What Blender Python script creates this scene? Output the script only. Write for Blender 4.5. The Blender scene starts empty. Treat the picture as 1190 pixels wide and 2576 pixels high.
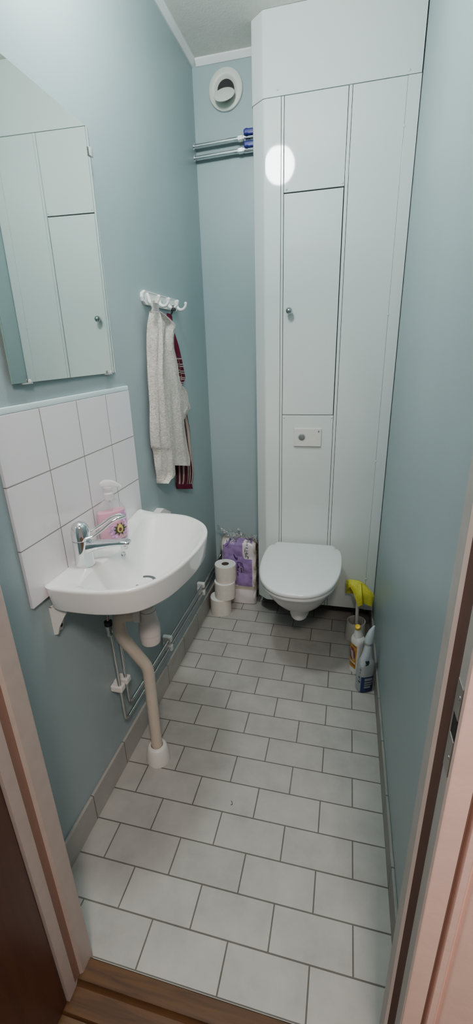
import bpy, bmesh, math, random
from mathutils import Vector, Matrix
import numpy as np
random.seed(7)
rng = np.random.default_rng(7)
COL = bpy.context.scene.collection
PI = math.pi

# ------------------------------------------------------------------ materials
def new_mat(name):
    m = bpy.data.materials.new(name); m.use_nodes = True
    nt = m.node_tree
    return m, nt, nt.nodes['Principled BSDF']

def mat(name, col, rough=.5, metal=0., var=.06, vscale=6., bump=0., bscale=80., coat=0., spec=.5, detail=4, bdist=.002, sss=0):
    """plain surface with a little procedural unevenness in colour and relief"""
    m, nt, b = new_mat(name)
    b.inputs['Roughness'].default_value = rough
    b.inputs['Metallic'].default_value = metal
    b.inputs['Specular IOR Level'].default_value = spec
    b.inputs['Coat Weight'].default_value = coat
    tc = nt.nodes.new('ShaderNodeTexCoord')
    n = nt.nodes.new('ShaderNodeTexNoise'); n.inputs['Scale'].default_value = vscale; n.inputs['Detail'].default_value = detail
    nt.links.new(tc.outputs['Object'], n.inputs['Vector'])
    r = nt.nodes.new('ShaderNodeValToRGB')
    r.color_ramp.elements[0].position = .3; r.color_ramp.elements[1].position = .7
    r.color_ramp.elements[0].color = (*[c*(1-var) for c in col], 1)
    r.color_ramp.elements[1].color = (*[min(1, c*(1+var)) for c in col], 1)
    nt.links.new(n.outputs['Fac'], r.inputs['Fac']); nt.links.new(r.outputs['Color'], b.inputs['Base Color'])
    if bump:
        n2 = nt.nodes.new('ShaderNodeTexNoise'); n2.inputs['Scale'].default_value = bscale; n2.inputs['Detail'].default_value = 3
        nt.links.new(tc.outputs['Object'], n2.inputs['Vector'])
        bp = nt.nodes.new('ShaderNodeBump'); bp.inputs['Strength'].default_value = bump; bp.inputs['Distance'].default_value = bdist
        nt.links.new(n2.outputs['Fac'], bp.inputs['Height']); nt.links.new(bp.outputs['Normal'], b.inputs['Normal'])
    return m

def tile_mat(name, c1, c2, cg, bw, bh, mortar, offset, origin, axes, rough, blot=.0, bump=.4, grough=.8, gspots=False):
    m, nt, b = new_mat(name)
    L = nt.links.new
    tc = nt.nodes.new('ShaderNodeNewGeometry')
    sep = nt.nodes.new('ShaderNodeSeparateXYZ'); L(tc.outputs['Position'], sep.inputs[0])
    comb = nt.nodes.new('ShaderNodeCombineXYZ')
    for k, ax in enumerate(axes):
        ad = nt.nodes.new('ShaderNodeMath'); ad.operation = 'SUBTRACT'; ad.inputs[1].default_value = origin[k]-40*([bw, bh][k])*0
        L(sep.outputs['XYZ'.index(ax)], ad.inputs[0]); L(ad.outputs[0], comb.inputs[k])
    br = nt.nodes.new('ShaderNodeTexBrick')
    br.offset = offset; br.offset_frequency = 2; br.squash = 1
    br.inputs['Scale'].default_value = 1; br.inputs['Brick Width'].default_value = bw; br.inputs['Row Height'].default_value = bh
    br.inputs['Mortar Size'].default_value = mortar; br.inputs['Mortar Smooth'].default_value = .15; br.inputs['Bias'].default_value = 0
    br.inputs['Color1'].default_value = (*c1, 1); br.inputs['Color2'].default_value = (*c2, 1); br.inputs['Mortar'].default_value = (*cg, 1)
    L(comb.outputs[0], br.inputs['Vector'])
    out = br.outputs['Color']
    if blot:
        n = nt.nodes.new('ShaderNodeTexNoise'); n.inputs['Scale'].default_value = 9; n.inputs['Detail'].default_value = 7; n.inputs['Roughness'].default_value = .62
        L(tc.outputs['Position'], n.inputs['Vector'])
        mr = nt.nodes.new('ShaderNodeMapRange'); mr.inputs['From Min'].default_value = .3; mr.inputs['From Max'].default_value = .7
        mr.inputs['To Min'].default_value = 1-blot; mr.inputs['To Max'].default_value = 1+blot
        L(n.outputs['Fac'], mr.inputs['Value'])
        mx = nt.nodes.new('ShaderNodeMix'); mx.data_type = 'RGBA'; mx.blend_type = 'MULTIPLY'; mx.inputs[0].default_value = 1
        L(out, mx.inputs[6]); L(mr.outputs[0], mx.inputs[7]); out = mx.outputs[2]
    L(out, b.inputs['Base Color'])
    rr = nt.nodes.new('ShaderNodeMapRange'); rr.inputs['To Min'].default_value = rough; rr.inputs['To Max'].default_value = grough
    L(br.outputs['Fac'], rr.inputs['Value']); L(rr.outputs[0], b.inputs['Roughness'])
    inv = nt.nodes.new('ShaderNodeMath'); inv.operation = 'SUBTRACT'; inv.inputs[0].default_value = 1; L(br.outputs['Fac'], inv.inputs[1])
    bp = nt.nodes.new('ShaderNodeBump'); bp.inputs['Strength'].default_value = bump; bp.inputs['Distance'].default_value = .002
    L(inv.outputs[0], bp.inputs['Height']); L(bp.outputs['Normal'], b.inputs['Normal'])
    return m

def wood_mat(name, c1, c2, axis='X', rough=.4, scale=1.):
    m, nt, b = new_mat(name); L = nt.links.new
    tc = nt.nodes.new('ShaderNodeTexCoord'); mp = nt.nodes.new('ShaderNodeMapping')
    mp.inputs['Scale'].default_value = (4*scale, 60*scale, 60*scale) if axis == 'X' else (60*scale, 60*scale, 4*scale)
    L(tc.outputs['Object'], mp.inputs['Vector'])
    n = nt.nodes.new('ShaderNodeTexNoise'); n.inputs['Scale'].default_value = 1.4; n.inputs['Detail'].default_value = 6; n.inputs['Distortion'].default_value = .8
    L(mp.outputs[0], n.inputs['Vector'])
    r = nt.nodes.new('ShaderNodeValToRGB'); r.color_ramp.elements[0].position = .32; r.color_ramp.elements[1].position = .68
    r.color_ramp.elements[0].color = (*c1, 1); r.color_ramp.elements[1].color = (*c2, 1)
    L(n.outputs['Fac'], r.inputs['Fac']); L(r.outputs[0], b.inputs['Base Color']); b.inputs['Roughness'].default_value = rough
    bp = nt.nodes.new('ShaderNodeBump'); bp.inputs['Strength'].default_value = .15; bp.inputs['Distance'].default_value = .001
    L(n.outputs['Fac'], bp.inputs['Height']); L(bp.outputs[0], b.inputs['Normal'])
    return m

def glass_mat(name, col, rough, trans, ior=1.4, alpha=1.):
    m, nt, b = new_mat(name)
    b.inputs['Roughness'].default_value = rough; b.inputs['Transmission Weight'].default_value = trans
    b.inputs['IOR'].default_value = ior; b.inputs['Alpha'].default_value = alpha
    tc = nt.nodes.new('ShaderNodeTexCoord'); n = nt.nodes.new('ShaderNodeTexNoise'); n.inputs['Scale'].default_value = 30
    nt.links.new(tc.outputs['Object'], n.inputs['Vector'])
    r = nt.nodes.new('ShaderNodeValToRGB')
    r.color_ramp.elements[0].color = (*[c*.96 for c in col], 1); r.color_ramp.elements[1].color = (*col, 1)
    nt.links.new(n.outputs['Fac'], r.inputs['Fac']); nt.links.new(r.outputs[0], b.inputs['Base Color'])
    return m

M = {}
M['wall'] = mat('teal_grey_wall_paint', (.303, .388, .403), .40, var=.035, vscale=3, bump=.16, bscale=190, bdist=.0015, spec=.45)
M['ceiling'] = mat('grey_ceiling_paint', (.74, .72, .67), .9, var=.04, vscale=40, bump=.3, bscale=160, bdist=.003)
M['white_trim'] = mat('white_trim_paint', (.78, .80, .79), .5)
M['floor'] = tile_mat('grey_floor_tiles', (.385, .380, .355), (.345, .342, .320), (.115, .112, .100), .20331, .10414, .0021, .5, (.79845-.101655, .61238), 'XY', .42, blot=.13, bump=.5)
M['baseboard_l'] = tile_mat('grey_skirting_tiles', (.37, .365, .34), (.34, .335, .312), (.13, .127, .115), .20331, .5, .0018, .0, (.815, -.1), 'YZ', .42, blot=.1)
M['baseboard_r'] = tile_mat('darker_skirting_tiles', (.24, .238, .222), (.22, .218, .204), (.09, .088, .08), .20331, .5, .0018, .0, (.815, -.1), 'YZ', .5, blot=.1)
M['baseboard_b'] = tile_mat('grey_skirting_tiles_back', (.36, .355, .33), (.33, .325, .302), (.13, .127, .115), .20331, .5, .0018, .0, (.1, -.1), 'XZ', .42, blot=.1)
M['splash'] = tile_mat('white_glazed_tiles', (.75, .735, .77), (.73, .715, .75), (.24, .225, .21), .152, .152, .0015, 0., (1.3527-.152*8, 1.27965-.152*10), 'YZ', .09, bump=.55)
M['tile_paint'] = mat('pale_blue_wall_paint', (.60, .74, .76), .5)
M['panel'] = mat('white_lacquered_board', (.66, .715, .70), .045, var=.012, vscale=2)
M['gap'] = mat('shadow_gap', (.035, .04, .04), .8)
M['ceramic'] = mat('white_sanitary_ceramic', (.78, .79, .78), .06, var=.01, coat=.3)
M['seat'] = mat('white_lid_plastic', (.72, .77, .77), .16, var=.01)
M['plastic'] = mat('white_plastic', (.70, .69, .66), .35, var=.03)
M['plastic_pink'] = mat('off_white_trap_plastic', (.60, .56, .54), .38, var=.04)
M['cream_pipe'] = mat('cream_drain_pipe', (.56, .50, .42), .35, var=.06, vscale=20)
M['vent'] = mat('ivory_vent_plastic', (.62, .64, .58), .4, var=.02)
M['black'] = mat('black_void', (.008, .008, .009), .7)
M['rubber'] = mat('black_rubber', (.02, .02, .022), .5)
M['chrome'] = mat('polished_chrome', (.80, .82, .83), .05, 1., var=.01)
M['steel'] = mat('chromed_pipe_steel', (.55, .57, .58), .16, 1., var=.04)
M['dullsteel'] = mat('dull_steel', (.50, .49, .47), .38, 1., var=.06)
M['knob'] = mat('grey_metal_knob', (.42, .45, .45), .2, 1., var=.03)
M['blue'] = mat('blue_valve_handle', (.012, .016, .18), .35)
M['mirror'] = mat('mirror_silver', (.80, .86, .82), .015, 1., var=.003)
M['glass_edge'] = mat('green_glass_edge', (.20, .32, .28), .2)
M['towel_grey'] = None
M['burgundy_plain'] = mat('burgundy_terry', (.085, .012, .028), .95, var=.2, vscale=120, bump=.6, bscale=400)
M['yellow'] = mat('yellow_sponge_cloth', (.64, .61, .06), .95, var=.16, vscale=160, bump=.7, bscale=420)
M['paper'] = mat('toilet_paper', (.66, .63, .575), .95, var=.04, vscale=60, bump=.35, bscale=500)
M['paper_end'] = mat('toilet_paper_end', (.76, .77, .74), .95, var=.04, vscale=90, bump=.4, bscale=600)
M['core'] = mat('dark_cardboard_core', (.10, .085, .07), .95)
M['purple'] = mat('purple_film', (.26, .165, .38), .25, var=.3, vscale=22, bump=.5, bscale=45, bdist=.004)
M['film_white'] = mat('white_printed_film', (.66, .63, .64), .25, var=.05, bump=.4, bscale=45, bdist=.003)
M['film_beige'] = mat('beige_wrapped_film', (.50, .44, .375), .35, var=.12, vscale=30, bump=.5, bscale=60, bdist=.003)
M['ink'] = mat('dark_purple_ink', (.030, .018, .075), .5)
M['lilac'] = mat('lilac_print', (.52, .45, .60), .4)
M['brush_white'] = mat('grey_white_plastic', (.50, .49, .45), .35, var=.03)
M['bleach'] = mat('white_bottle_plastic', (.74, .75, .74), .25, var=.02)
M['capyellow'] = mat('yellow_cap', (.75, .50, .01), .35)
M['orange'] = mat('orange_label', (.52, .27, .03), .35, var=.15, vscale=40)
M['red'] = mat('dark_red_print', (.16, .03, .05), .4)
M['bottle_grey'] = mat('pale_grey_bottle_plastic', (.42, .45, .46), .22, var=.05, vscale=30)
M['cap_grey'] = mat('pale_blue_grey_cap', (.50, .56, .60), .3)
M['navy'] = mat('navy_label', (.012, .028, .11), .3)
M['label_grey'] = mat('grey_label', (.30, .34, .36), .35)
M['dkgreen'] = mat('dark_green_print', (.015, .05, .045), .4)
M['dkgrey'] = mat('dark_grey_print', (.04, .05, .06), .4)
M['soap'] = mat('pink_liquid_soap', (.78, .36, .50), .25, var=.03, vscale=40)
M['clear'] = None
M['pump'] = None
M['lilac_pattern'] = mat('lilac_flower_print', (.62, .36, .68), .3, var=.4, vscale=90)
M['leaf'] = mat('leaf_print', (.03, .05, .015), .4)
M['avocado'] = mat('avocado_print', (.62, .50, .12), .4)
M['seed'] = mat('seed_print', (.12, .035, .012), .4)
M['frame'] = mat('beige_frame_paint', (.42, .355, .32), .45, var=.05, vscale=30, bump=.15, bscale=150)
M['frame_bath_lit'] = mat('bathroom_lit_frame_paint', (.46, .43, .40), .5, var=.05, vscale=30, bump=.1, bscale=150)  # same frame paint, cool bathroom light put into the colour
M['pink'] = mat('hall_lit_frame_paint', (.90, .645, .56), .42, var=.04, vscale=25, bump=.12, bscale=120)  # same frame paint, warm hall light put into the colour
M['gasket_shade'] = mat('brown_gasket_shadow', (.13, .075, .062), .8)  # seal brown that also paints in the shaded face of the stop
M['groove'] = mat('brown_groove_shade', (.20, .115, .085), .7)  # brown painted in for the shade of rebate corner and casing groove
M['oak'] = wood_mat('oak_threshold', (.046, .018, .003), (.098, .042, .009), 'X', .62)
M['parquet'] = wood_mat('oak_parquet', (.09, .048, .02), (.14, .08, .035), 'X', .35)
M['door'] = wood_mat('brown_door_veneer', (.048, .013, .005), (.072, .021, .008), 'Z', .38, .6)
M['hallwall'] = mat('hall_wall_paint', (.55, .42, .36), .8)
M['caulk'] = mat('white_caulk', (.60, .62, .60), .6)

def emit_mat(name, col, strength):
    m, nt, b = new_mat(name)
    b.inputs['Base Color'].default_value = (.9, .9, .9, 1)
    b.inputs['Emission Color'].default_value = (*col, 1); b.inputs['Emission Strength'].default_value = strength
    return m
M['globe'] = emit_mat('opal_lamp_glass', (.94, 1.0, .98), 62.)

def terry(name, c, dark):
    m, nt, b = new_mat(name); L = nt.links.new
    tc = nt.nodes.new('ShaderNodeTexCoord'); mp = nt.nodes.new('ShaderNodeMapping'); mp.inputs['Scale'].default_value = (1, 1, 1.7)
    L(tc.outputs['Object'], mp.inputs[0])
    n = nt.nodes.new('ShaderNodeTexNoise'); n.inputs['Scale'].default_value = 130; n.inputs['Detail'].default_value = 4; n.inputs['Distortion'].default_value = 1.2
    L(mp.outputs[0], n.inputs[0])
    r = nt.nodes.new('ShaderNodeValToRGB'); r.color_ramp.elements[0].position = .33; r.color_ramp.elements[1].position = .62
    r.color_ramp.elements[0].color = (*dark, 1); r.color_ramp.elements[1].color = (*c, 1)
    L(n.outputs[0], r.inputs[0]); L(r.outputs[0], b.inputs['Base Color'])
    b.inputs['Roughness'].default_value = .98; b.inputs['Specular IOR Level'].default_value = .1
    bp = nt.nodes.new('ShaderNodeBump'); bp.inputs['Strength'].default_value = 1; bp.inputs['Distance'].default_value = .004
    L(n.outputs[0], bp.inputs['Height']); L(bp.outputs[0], b.inputs['Normal'])
    return m
M['towel_grey'] = terry('grey_terry', (.66, .63, .59), (.40, .375, .345))

def stripes_mat():
    """burgundy cloth with beige stripes down its length, stripes across a band near the shoulder, plain top and hem"""
    m, nt, b = new_mat('striped_burgundy_cloth'); L = nt.links.new
    uv = nt.nodes.new('ShaderNodeUVMap'); uv.uv_map = 'UVMap'
    sp = nt.nodes.new('ShaderNodeSeparateXYZ'); L(uv.outputs[0], sp.inputs[0])
    B = (.080, .012, .026, 1); C = (.36, .29, .255, 1); D = (.035, .008, .014, 1)
    def ramp(src, stops):
        r = nt.nodes.new('ShaderNodeValToRGB'); cr = r.color_ramp; cr.interpolation = 'CONSTANT'
        cr.elements[0].position = 0; cr.elements[0].color = stops[0][1]
        cr.elements[1].position = stops[1][0]; cr.elements[1].color = stops[1][1]
        for p, c in stops[2:]:
            e = cr.elements.new(p); e.color = c
        L(src, r.inputs[0]); return r.outputs[0]
    vert = ramp(sp.outputs[0], [(0, B), (.08, C), (.14, B), (.24, C), (.32, B), (.46, C), (.50, B), (.56, C), (.62, C), (.64, D), (.68, C), (.72, D), (.76, B), (.80, C), (.90, D), (.94, C)])
    mu = nt.nodes.new('ShaderNodeMath'); mu.operation = 'MULTIPLY'; mu.inputs[1].default_value = 22
    L(sp.outputs[1], mu.inputs[0]); fr = nt.nodes.new('ShaderNodeMath'); fr.operation = 'FRACT'; L(mu.outputs[0], fr.inputs[0])
    hor = ramp(fr.outputs[0], [(0, B), (.45, C), (.60, D), (.75, C), (.9, B)])
    mask_v = ramp(sp.outputs[1], [(0, (0, 0, 0, 1)), (.50, (1, 1, 1, 1)), (.71, (0, 0, 0, 1))])
    mask_u = ramp(sp.outputs[0], [(0, (1, 1, 1, 1)), (.52, (0, 0, 0, 1)), (.72, (1, 1, 1, 1))])
    mm = nt.nodes.new('ShaderNodeMath'); mm.operation = 'MULTIPLY'; L(mask_v, mm.inputs[0]); L(mask_u, mm.inputs[1])
    mx = nt.nodes.new('ShaderNodeMix'); mx.data_type = 'RGBA'; L(mm.outputs[0], mx.inputs[0]); L(vert, mx.inputs[6]); L(hor, mx.inputs[7])
    plain = ramp(sp.outputs[1], [(0, (1, 1, 1, 1)), (.05, (0, 0, 0, 1)), (.71, (1, 1, 1, 1))])
    mx2 = nt.nodes.new('ShaderNodeMix'); mx2.data_type = 'RGBA'; L(plain, mx2.inputs[0]); L(mx.outputs[2], mx2.inputs[6]); mx2.inputs[7].default_value = (.105, .014, .034, 1)
    n = nt.nodes.new('ShaderNodeTexNoise'); n.inputs['Scale'].default_value = 350
    tc = nt.nodes.new('ShaderNodeTexCoord'); L(tc.outputs['Object'], n.inputs[0])
    bp = nt.nodes.new('ShaderNodeBump'); bp.inputs['Strength'].default_value = .6; bp.inputs['Distance'].default_value = .002
    L(n.outputs[0], bp.inputs['Height']); L(bp.outputs[0], b.inputs['Normal'])
    L(mx2.outputs[2], b.inputs['Base Color']); b.inputs['Roughness'].default_value = .95; b.inputs['Specular IOR Level'].default_value = .1
    return m
M['stripes'] = stripes_mat()

def film_mat():
    m, nt, b = new_mat('clear_crumpled_film'); L = nt.links.new
    out = nt.nodes['Material Output']
    tr = nt.nodes.new('ShaderNodeBsdfTransparent'); gl = nt.nodes.new('ShaderNodeBsdfGlossy'); gl.inputs['Roughness'].default_value = .12
    tc = nt.nodes.new('ShaderNodeTexCoord'); n = nt.nodes.new('ShaderNodeTexNoise'); n.inputs['Scale'].default_value = 45
    L(tc.outputs['Object'], n.inputs[0])
    r = nt.nodes.new('ShaderNodeMapRange'); r.inputs['From Min'].default_value = .35; r.inputs['From Max'].default_value = .7; r.inputs['To Min'].default_value = .18; r.inputs['To Max'].default_value = .75
    L(n.outputs[0], r.inputs[0])
    mx = nt.nodes.new('ShaderNodeMixShader'); L(r.outputs[0], mx.inputs[0]); L(tr.outputs[0], mx.inputs[1]); L(gl.outputs[0], mx.inputs[2])
    n3 = nt.nodes.new('ShaderNodeTexNoise'); n3.inputs['Scale'].default_value = 70; n3.inputs['Distortion'].default_value = 1.5; L(tc.outputs['Object'], n3.inputs[0])  # white streaks mixed in as painted highlights on the film
    r3 = nt.nodes.new('ShaderNodeMapRange'); r3.inputs['From Min'].default_value = .52; r3.inputs['From Max'].default_value = .68; r3.inputs['To Max'].default_value = .75; L(n3.outputs[0], r3.inputs[0])
    b.inputs['Base Color'].default_value = (.72, .76, .76, 1); b.inputs['Roughness'].default_value = .3
    mx3 = nt.nodes.new('ShaderNodeMixShader'); L(r3.outputs[0], mx3.inputs[0]); L(mx.outputs[0], mx3.inputs[1]); L(b.outputs[0], mx3.inputs[2])
    L(mx3.outputs[0], out.inputs['Surface'])
    return m
M['film'] = film_mat()
def sheer(name, col, body, rough):
    """thin clear or milky plastic: partly see-through, shinier at grazing angles"""
    m, nt, b = new_mat(name); L = nt.links.new
    out = nt.nodes['Material Output']; tr = nt.nodes.new('ShaderNodeBsdfTransparent')
    b.inputs['Base Color'].default_value = (*col, 1); b.inputs['Roughness'].default_value = rough
    lw = nt.nodes.new('ShaderNodeLayerWeight'); lw.inputs['Blend'].default_value = .35
    mr = nt.nodes.new('ShaderNodeMapRange'); mr.inputs['To Min'].default_value = body; mr.inputs['To Max'].default_value = min(1, body+.5)
    L(lw.outputs['Facing'], mr.inputs['Value'])
    mx = nt.nodes.new('ShaderNodeMixShader'); L(mr.outputs[0], mx.inputs[0]); L(tr.outputs[0], mx.inputs[1]); L(b.outputs[0], mx.inputs[2])
    L(mx.outputs[0], out.inputs['Surface']); return m
M['clear'] = sheer('clear_bottle_plastic', (.66, .66, .68), .10, .08)
M['pump'] = sheer('frosted_pump_plastic', (.80, .77, .80), .42, .25)
M['clip'] = sheer('clear_clip_plastic', (.70, .73, .71), .45, .15)

# ------------------------------------------------------------------ geometry
class G:
    """collects verts, faces, face material slots and uv for ONE mesh"""
    def __init__(s): s.v, s.f, s.m, s.uv = [], [], [], {}
    def add(s, vs, fs, mi=0):
        o = len(s.v); s.v += [tuple(map(float, v)) for v in vs]
        s.f += [tuple(i+o for i in f) for f in fs]; s.m += [mi]*len(fs); return s

def loft(g, rings, close=True, cap0=True, cap1=True, mi=0):
    n = len(rings[0]); vs = [p for r in rings for p in r]; fs = []
    for i in range(len(rings)-1):
        for j in range(n if close else n-1):
            k = (j+1) % n
            fs.append((i*n+j, i*n+k, (i+1)*n+k, (i+1)*n+j))
    if close and cap0: fs.append(tuple(reversed(range(n))))
    if close and cap1: fs.append(tuple((len(rings)-1)*n+j for j in range(n)))
    return g.add(vs, fs, mi)

def catmull(pts, sub, closed=False):
    P = [Vector(p) for p in pts]; n = len(P); out = []
    rngi = range(n) if closed else range(n-1)
    for i in rngi:
        if closed: a, b, c, d = P[(i-1) % n], P[i], P[(i+1) % n], P[(i+2) % n]
        else: a, b, c, d = P[max(i-1, 0)], P[i], P[i+1], P[min(i+2, n-1)]
        for k in range(sub):
            t = k/sub
            out.append(.5*((2*b)+(c-a)*t+(2*a-5*b+4*c-d)*t*t+(3*b-a-3*c+d)*t**3))
    if not closed: out.append(P[-1])
    return out

def tube(g, pts, r, n=14, smooth=0, cap=True, mi=0):
    P = catmull(pts, smooth) if smooth else [Vector(p) for p in pts]
    R = r if isinstance(r, (list, tuple)) else [r]*len(P)
    if len(R) != len(P): R = [R[0]+(R[-1]-R[0])*i/(len(P)-1) for i in range(len(P))] if len(R) == 2 else [float(np.interp(i/(len(P)-1), np.linspace(0, 1, len(R)), R)) for i in range(len(P))]
    T = [(P[min(i+1, len(P)-1)]-P[max(i-1, 0)]).normalized() for i in range(len(P))]
    up = Vector((0, 0, 1)) if abs(T[0].z) < .9 else Vector((1, 0, 0))
    nrm = (up-T[0]*up.dot(T[0])).normalized(); rings = []
    for i, p in enumerate(P):
        if i: nrm = (nrm-T[i]*nrm.dot(T[i])).normalized()
        bn = T[i].cross(nrm)
        rings.append([p+R[i]*(math.cos(a)*nrm+math.sin(a)*bn) for a in [2*PI*k/n for k in range(n)]])
    return loft(g, rings, True, cap, cap, mi)

def rounded(pts, rad, seg=6):
    """polyline with its inner corners rounded by arcs (quadratic)"""
    P = [Vector(p) for p in pts]; out = [P[0]]
    for i in range(1, len(P)-1):
        a, b, c = P[i-1], P[i], P[i+1]
        r = min(rad, (a-b).length*.48, (c-b).length*.48)
        s, e = b+(a-b).normalized()*r, b+(c-b).normalized()*r
        for k in range(seg+1):
            t = k/seg; out.append(s*(1-t)**2+b*2*t*(1-t)+e*t*t)
    return out+[P[-1]]

def lathe(g, prof, c, axis='z', n=40, mi=0, cap0=True, cap1=True, rot=None):
    """prof: list of (radius, height along axis)"""
    rings = []
    for r, h in prof:
        ring = []
        for k in range(n):
            a = 2*PI*k/n; x, y = r*math.cos(a), r*math.sin(a)
            v = {'z': Vector((x, y, h)), '-y': Vector((x, -h, y)), 'x': Vector((h, x, y))}[axis]
            if rot is not None: v = rot @ v
            ring.append(Vector(c)+v)
        rings.append(ring)
    return loft(g, rings, True, cap0, cap1, mi)

def rbox(g, x0, x1, y0, y1, z0, z1, bev=.002, seg=2, mi=0, rot=None, piv=None):
    bm = bmesh.new(); bmesh.ops.create_cube(bm, size=1)
    for v in bm.verts:
        v.co = Vector((x0+(v.co.x+.5)*(x1-x0), y0+(v.co.y+.5)*(y1-y0), z0+(v.co.z+.5)*(z1-z0)))
    b = min(bev, .45*min(abs(x1-x0), abs(y1-y0), abs(z1-z0)))
    if b > 0: bmesh.ops.bevel(bm, geom=bm.edges[:], offset=b, segments=seg, affect='EDGES', profile=.5)
    bm.verts.index_update(); vs = [v.co.copy() for v in bm.verts]
    if rot is not None:
        pv = Vector(piv); vs = [rot @ (v-pv)+pv for v in vs]
    fs = [tuple(v.index for v in f.verts) for f in bm.faces]; bm.free()
    return g.add(vs, fs, mi)

def prism(g, poly, lo, hi, axis='z', mi=0):
    """extrude a polygon: axis z -> (x,y), axis x -> (y,z), axis y -> (x,z)"""
    def P(a, b, h): return {'z': (a, b, h), 'x': (h, a, b), 'y': (a, h, b)}[axis]
    n = len(poly); vs = [P(a, b, lo) for a, b in poly]+[P(a, b, hi) for a, b in poly]
    fs = [(j, (j+1) % n, n+(j+1) % n, n+j) for j in range(n)]+[tuple(reversed(range(n))), tuple(range(n, 2*n))]
    return g.add(vs, fs, mi)

ROOT = {}
def root(name, loc, label, cat, group=None, kind=None):
    o = bpy.data.objects.new(name, None); o.empty_display_size = .05; COL.objects.link(o); o.location = loc
    ROOT[o.name] = Vector(loc); tag(o, label, cat, group, kind); return o
def tag(o, label, cat, group=None, kind=None):
    if label: o['label'] = label
    if cat: o['category'] = cat
    if group: o['group'] = group
    if kind: o['kind'] = kind
    return o
def obj(name, g, mats, parent=None, label=None, cat=None, group=None, kind=None, smooth=True, angle=40, sub=0, origin=None):
    off = ROOT[parent.name] if parent else Vector(origin or (0, 0, 0))
    me = bpy.data.meshes.new(name)
    me.from_pydata([tuple(Vector(v)-off) for v in g.v], [], g.f); me.validate()
    if not isinstance(mats, (list, tuple)): mats = [mats]
    for m in mats: me.materials.append(m)
    if len(mats) > 1 and len(me.polygons) == len(g.m):
        for p, k in zip(me.polygons, g.m): p.material_index = k
    bm = bmesh.new(); bm.from_mesh(me); bmesh.ops.recalc_face_normals(bm, faces=bm.faces[:]); bm.to_mesh(me); bm.free()
    if g.uv:
        ul = me.uv_layers.new(name='UVMap')
        for lp in me.loops: ul.data[lp.index].uv = g.uv.get(lp.vertex_index, (0, 0))
    if smooth:
        me.polygons.foreach_set('use_smooth', [True]*len(me.polygons)); me.set_sharp_from_angle(angle=math.radians(angle))
    o = bpy.data.objects.new(name, me); COL.objects.link(o)
    if smooth and not sub:
        wn = o.modifiers.new('Weighted normals', 'WEIGHTED_NORMAL'); wn.keep_sharp = True; wn.weight = 80
    if parent: o.parent = parent; ROOT[o.name] = off
    else: o.location = off; ROOT[o.name] = off
    if sub:
        md = o.modifiers.new('Subsurf', 'SUBSURF'); md.levels = sub; md.render_levels = sub
    tag(o, label, cat, group, kind)
    return o
def dup(src, delta, label=None, group=None):
    """copy of a thing with copies of its parts and their sub-parts"""
    r = src.copy(); COL.objects.link(r); r.location = Vector(src.location)+Vector(delta)
    if label: r['label'] = label
    if group: r['group'] = group
    for ch in list(src.children):
        c = ch.copy(); COL.objects.link(c); c.parent = r
        for gc in list(ch.children):
            d = gc.copy(); COL.objects.link(d); d.parent = c
    return r

W, D, H, Y0 = .900, 2.249, 2.522, .510     # room: inner width, back wall, ceiling, inner face of the door wall
# ------------------------------------------------------------------ setting
def S(name, g, m, label, cat, **k): return obj(name, g, m, None, label, cat, kind='structure', **k)
S('floor', rbox(G(), -.05, W+.05, .5005, D+.05, -.05, 0, 0), M['floor'], 'grey stone-look tile floor in running bond with dark grout', 'floor')
S('wall_left', rbox(G(), -.08, 0, .43, D+.08, -.05, H+.03, 0), M['wall'], 'teal grey painted wall behind the washbasin and mirror', 'wall')
S('wall_right', rbox(G(), W, W+.08, .43, D+.08, -.05, H+.03, 0), M['wall'], 'bare teal grey painted wall on the right of the toilet', 'wall')
S('wall_back', rbox(G(), 0, W, D, D+.08, -.05, H+.03, 0), M['wall'], 'narrow teal grey end wall with the round vent', 'wall')
g = G(); rbox(g, 0, .150, .43, Y0, -.02, H, 0); rbox(g, .880, W, .435, Y0, -.02, H, 0); rbox(g, .150, .880, .43, Y0, 2.09, H, 0)
S('wall_front', g, M['wall'], 'teal grey painted wall around the doorway', 'wall')
S('ceiling', rbox(G(), -.05, W+.05, .43, D+.05, H, H+.05, 0), M['ceiling'], 'rough grey ceiling', 'ceiling')
S('trim_1', prism(G(), [(0, H), (.020, H), (.020, H-.006), (.006, H-.022), (0, H-.022)], Y0, D, 'y'), M['white_trim'], 'thin white trim where the left wall meets the ceiling', 'ceiling trim')
S('trim_2', prism(G(), [(D, H), (D-.020, H), (D-.020, H-.006), (D-.006, H-.022), (D, H-.022)], .020, .287, 'x'), M['white_trim'], 'thin white trim where the back wall meets the ceiling', 'ceiling trim')
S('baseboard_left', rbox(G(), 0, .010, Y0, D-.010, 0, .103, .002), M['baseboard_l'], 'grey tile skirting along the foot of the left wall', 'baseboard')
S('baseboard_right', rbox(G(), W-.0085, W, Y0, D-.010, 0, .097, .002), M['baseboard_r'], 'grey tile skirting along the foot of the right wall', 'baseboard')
S('baseboard_back', rbox(G(), 0, W, D-.010, D, 0, .103, .002), M['baseboard_b'], 'grey tile skirting along the foot of the back wall', 'baseboard')
# threshold, hall floor
S('floor_threshold', prism(G(), [(.5004, -.03), (.5004, .016), (.497, .020), (.468, .021), (.459, .017), (.455, .008), (.451, .004), (.408, .003), (.404, -.003), (.404, -.03)], .130, .890, 'x'), M['oak'], 'brown oak threshold with a step across the doorway', 'threshold')
S('trim_3', rbox(G(), .178, .866, .5006, .5062, -.001, .004, .001), M['caulk'], 'thin pale sealant strip between tiles and threshold', 'sealant strip')
S('floor_hall', rbox(G(), -1.0, 1.9, -1.5, .4300, -.05, -.004, 0), M['parquet'], 'brown oak hall floor beyond the threshold', 'floor')
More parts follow.
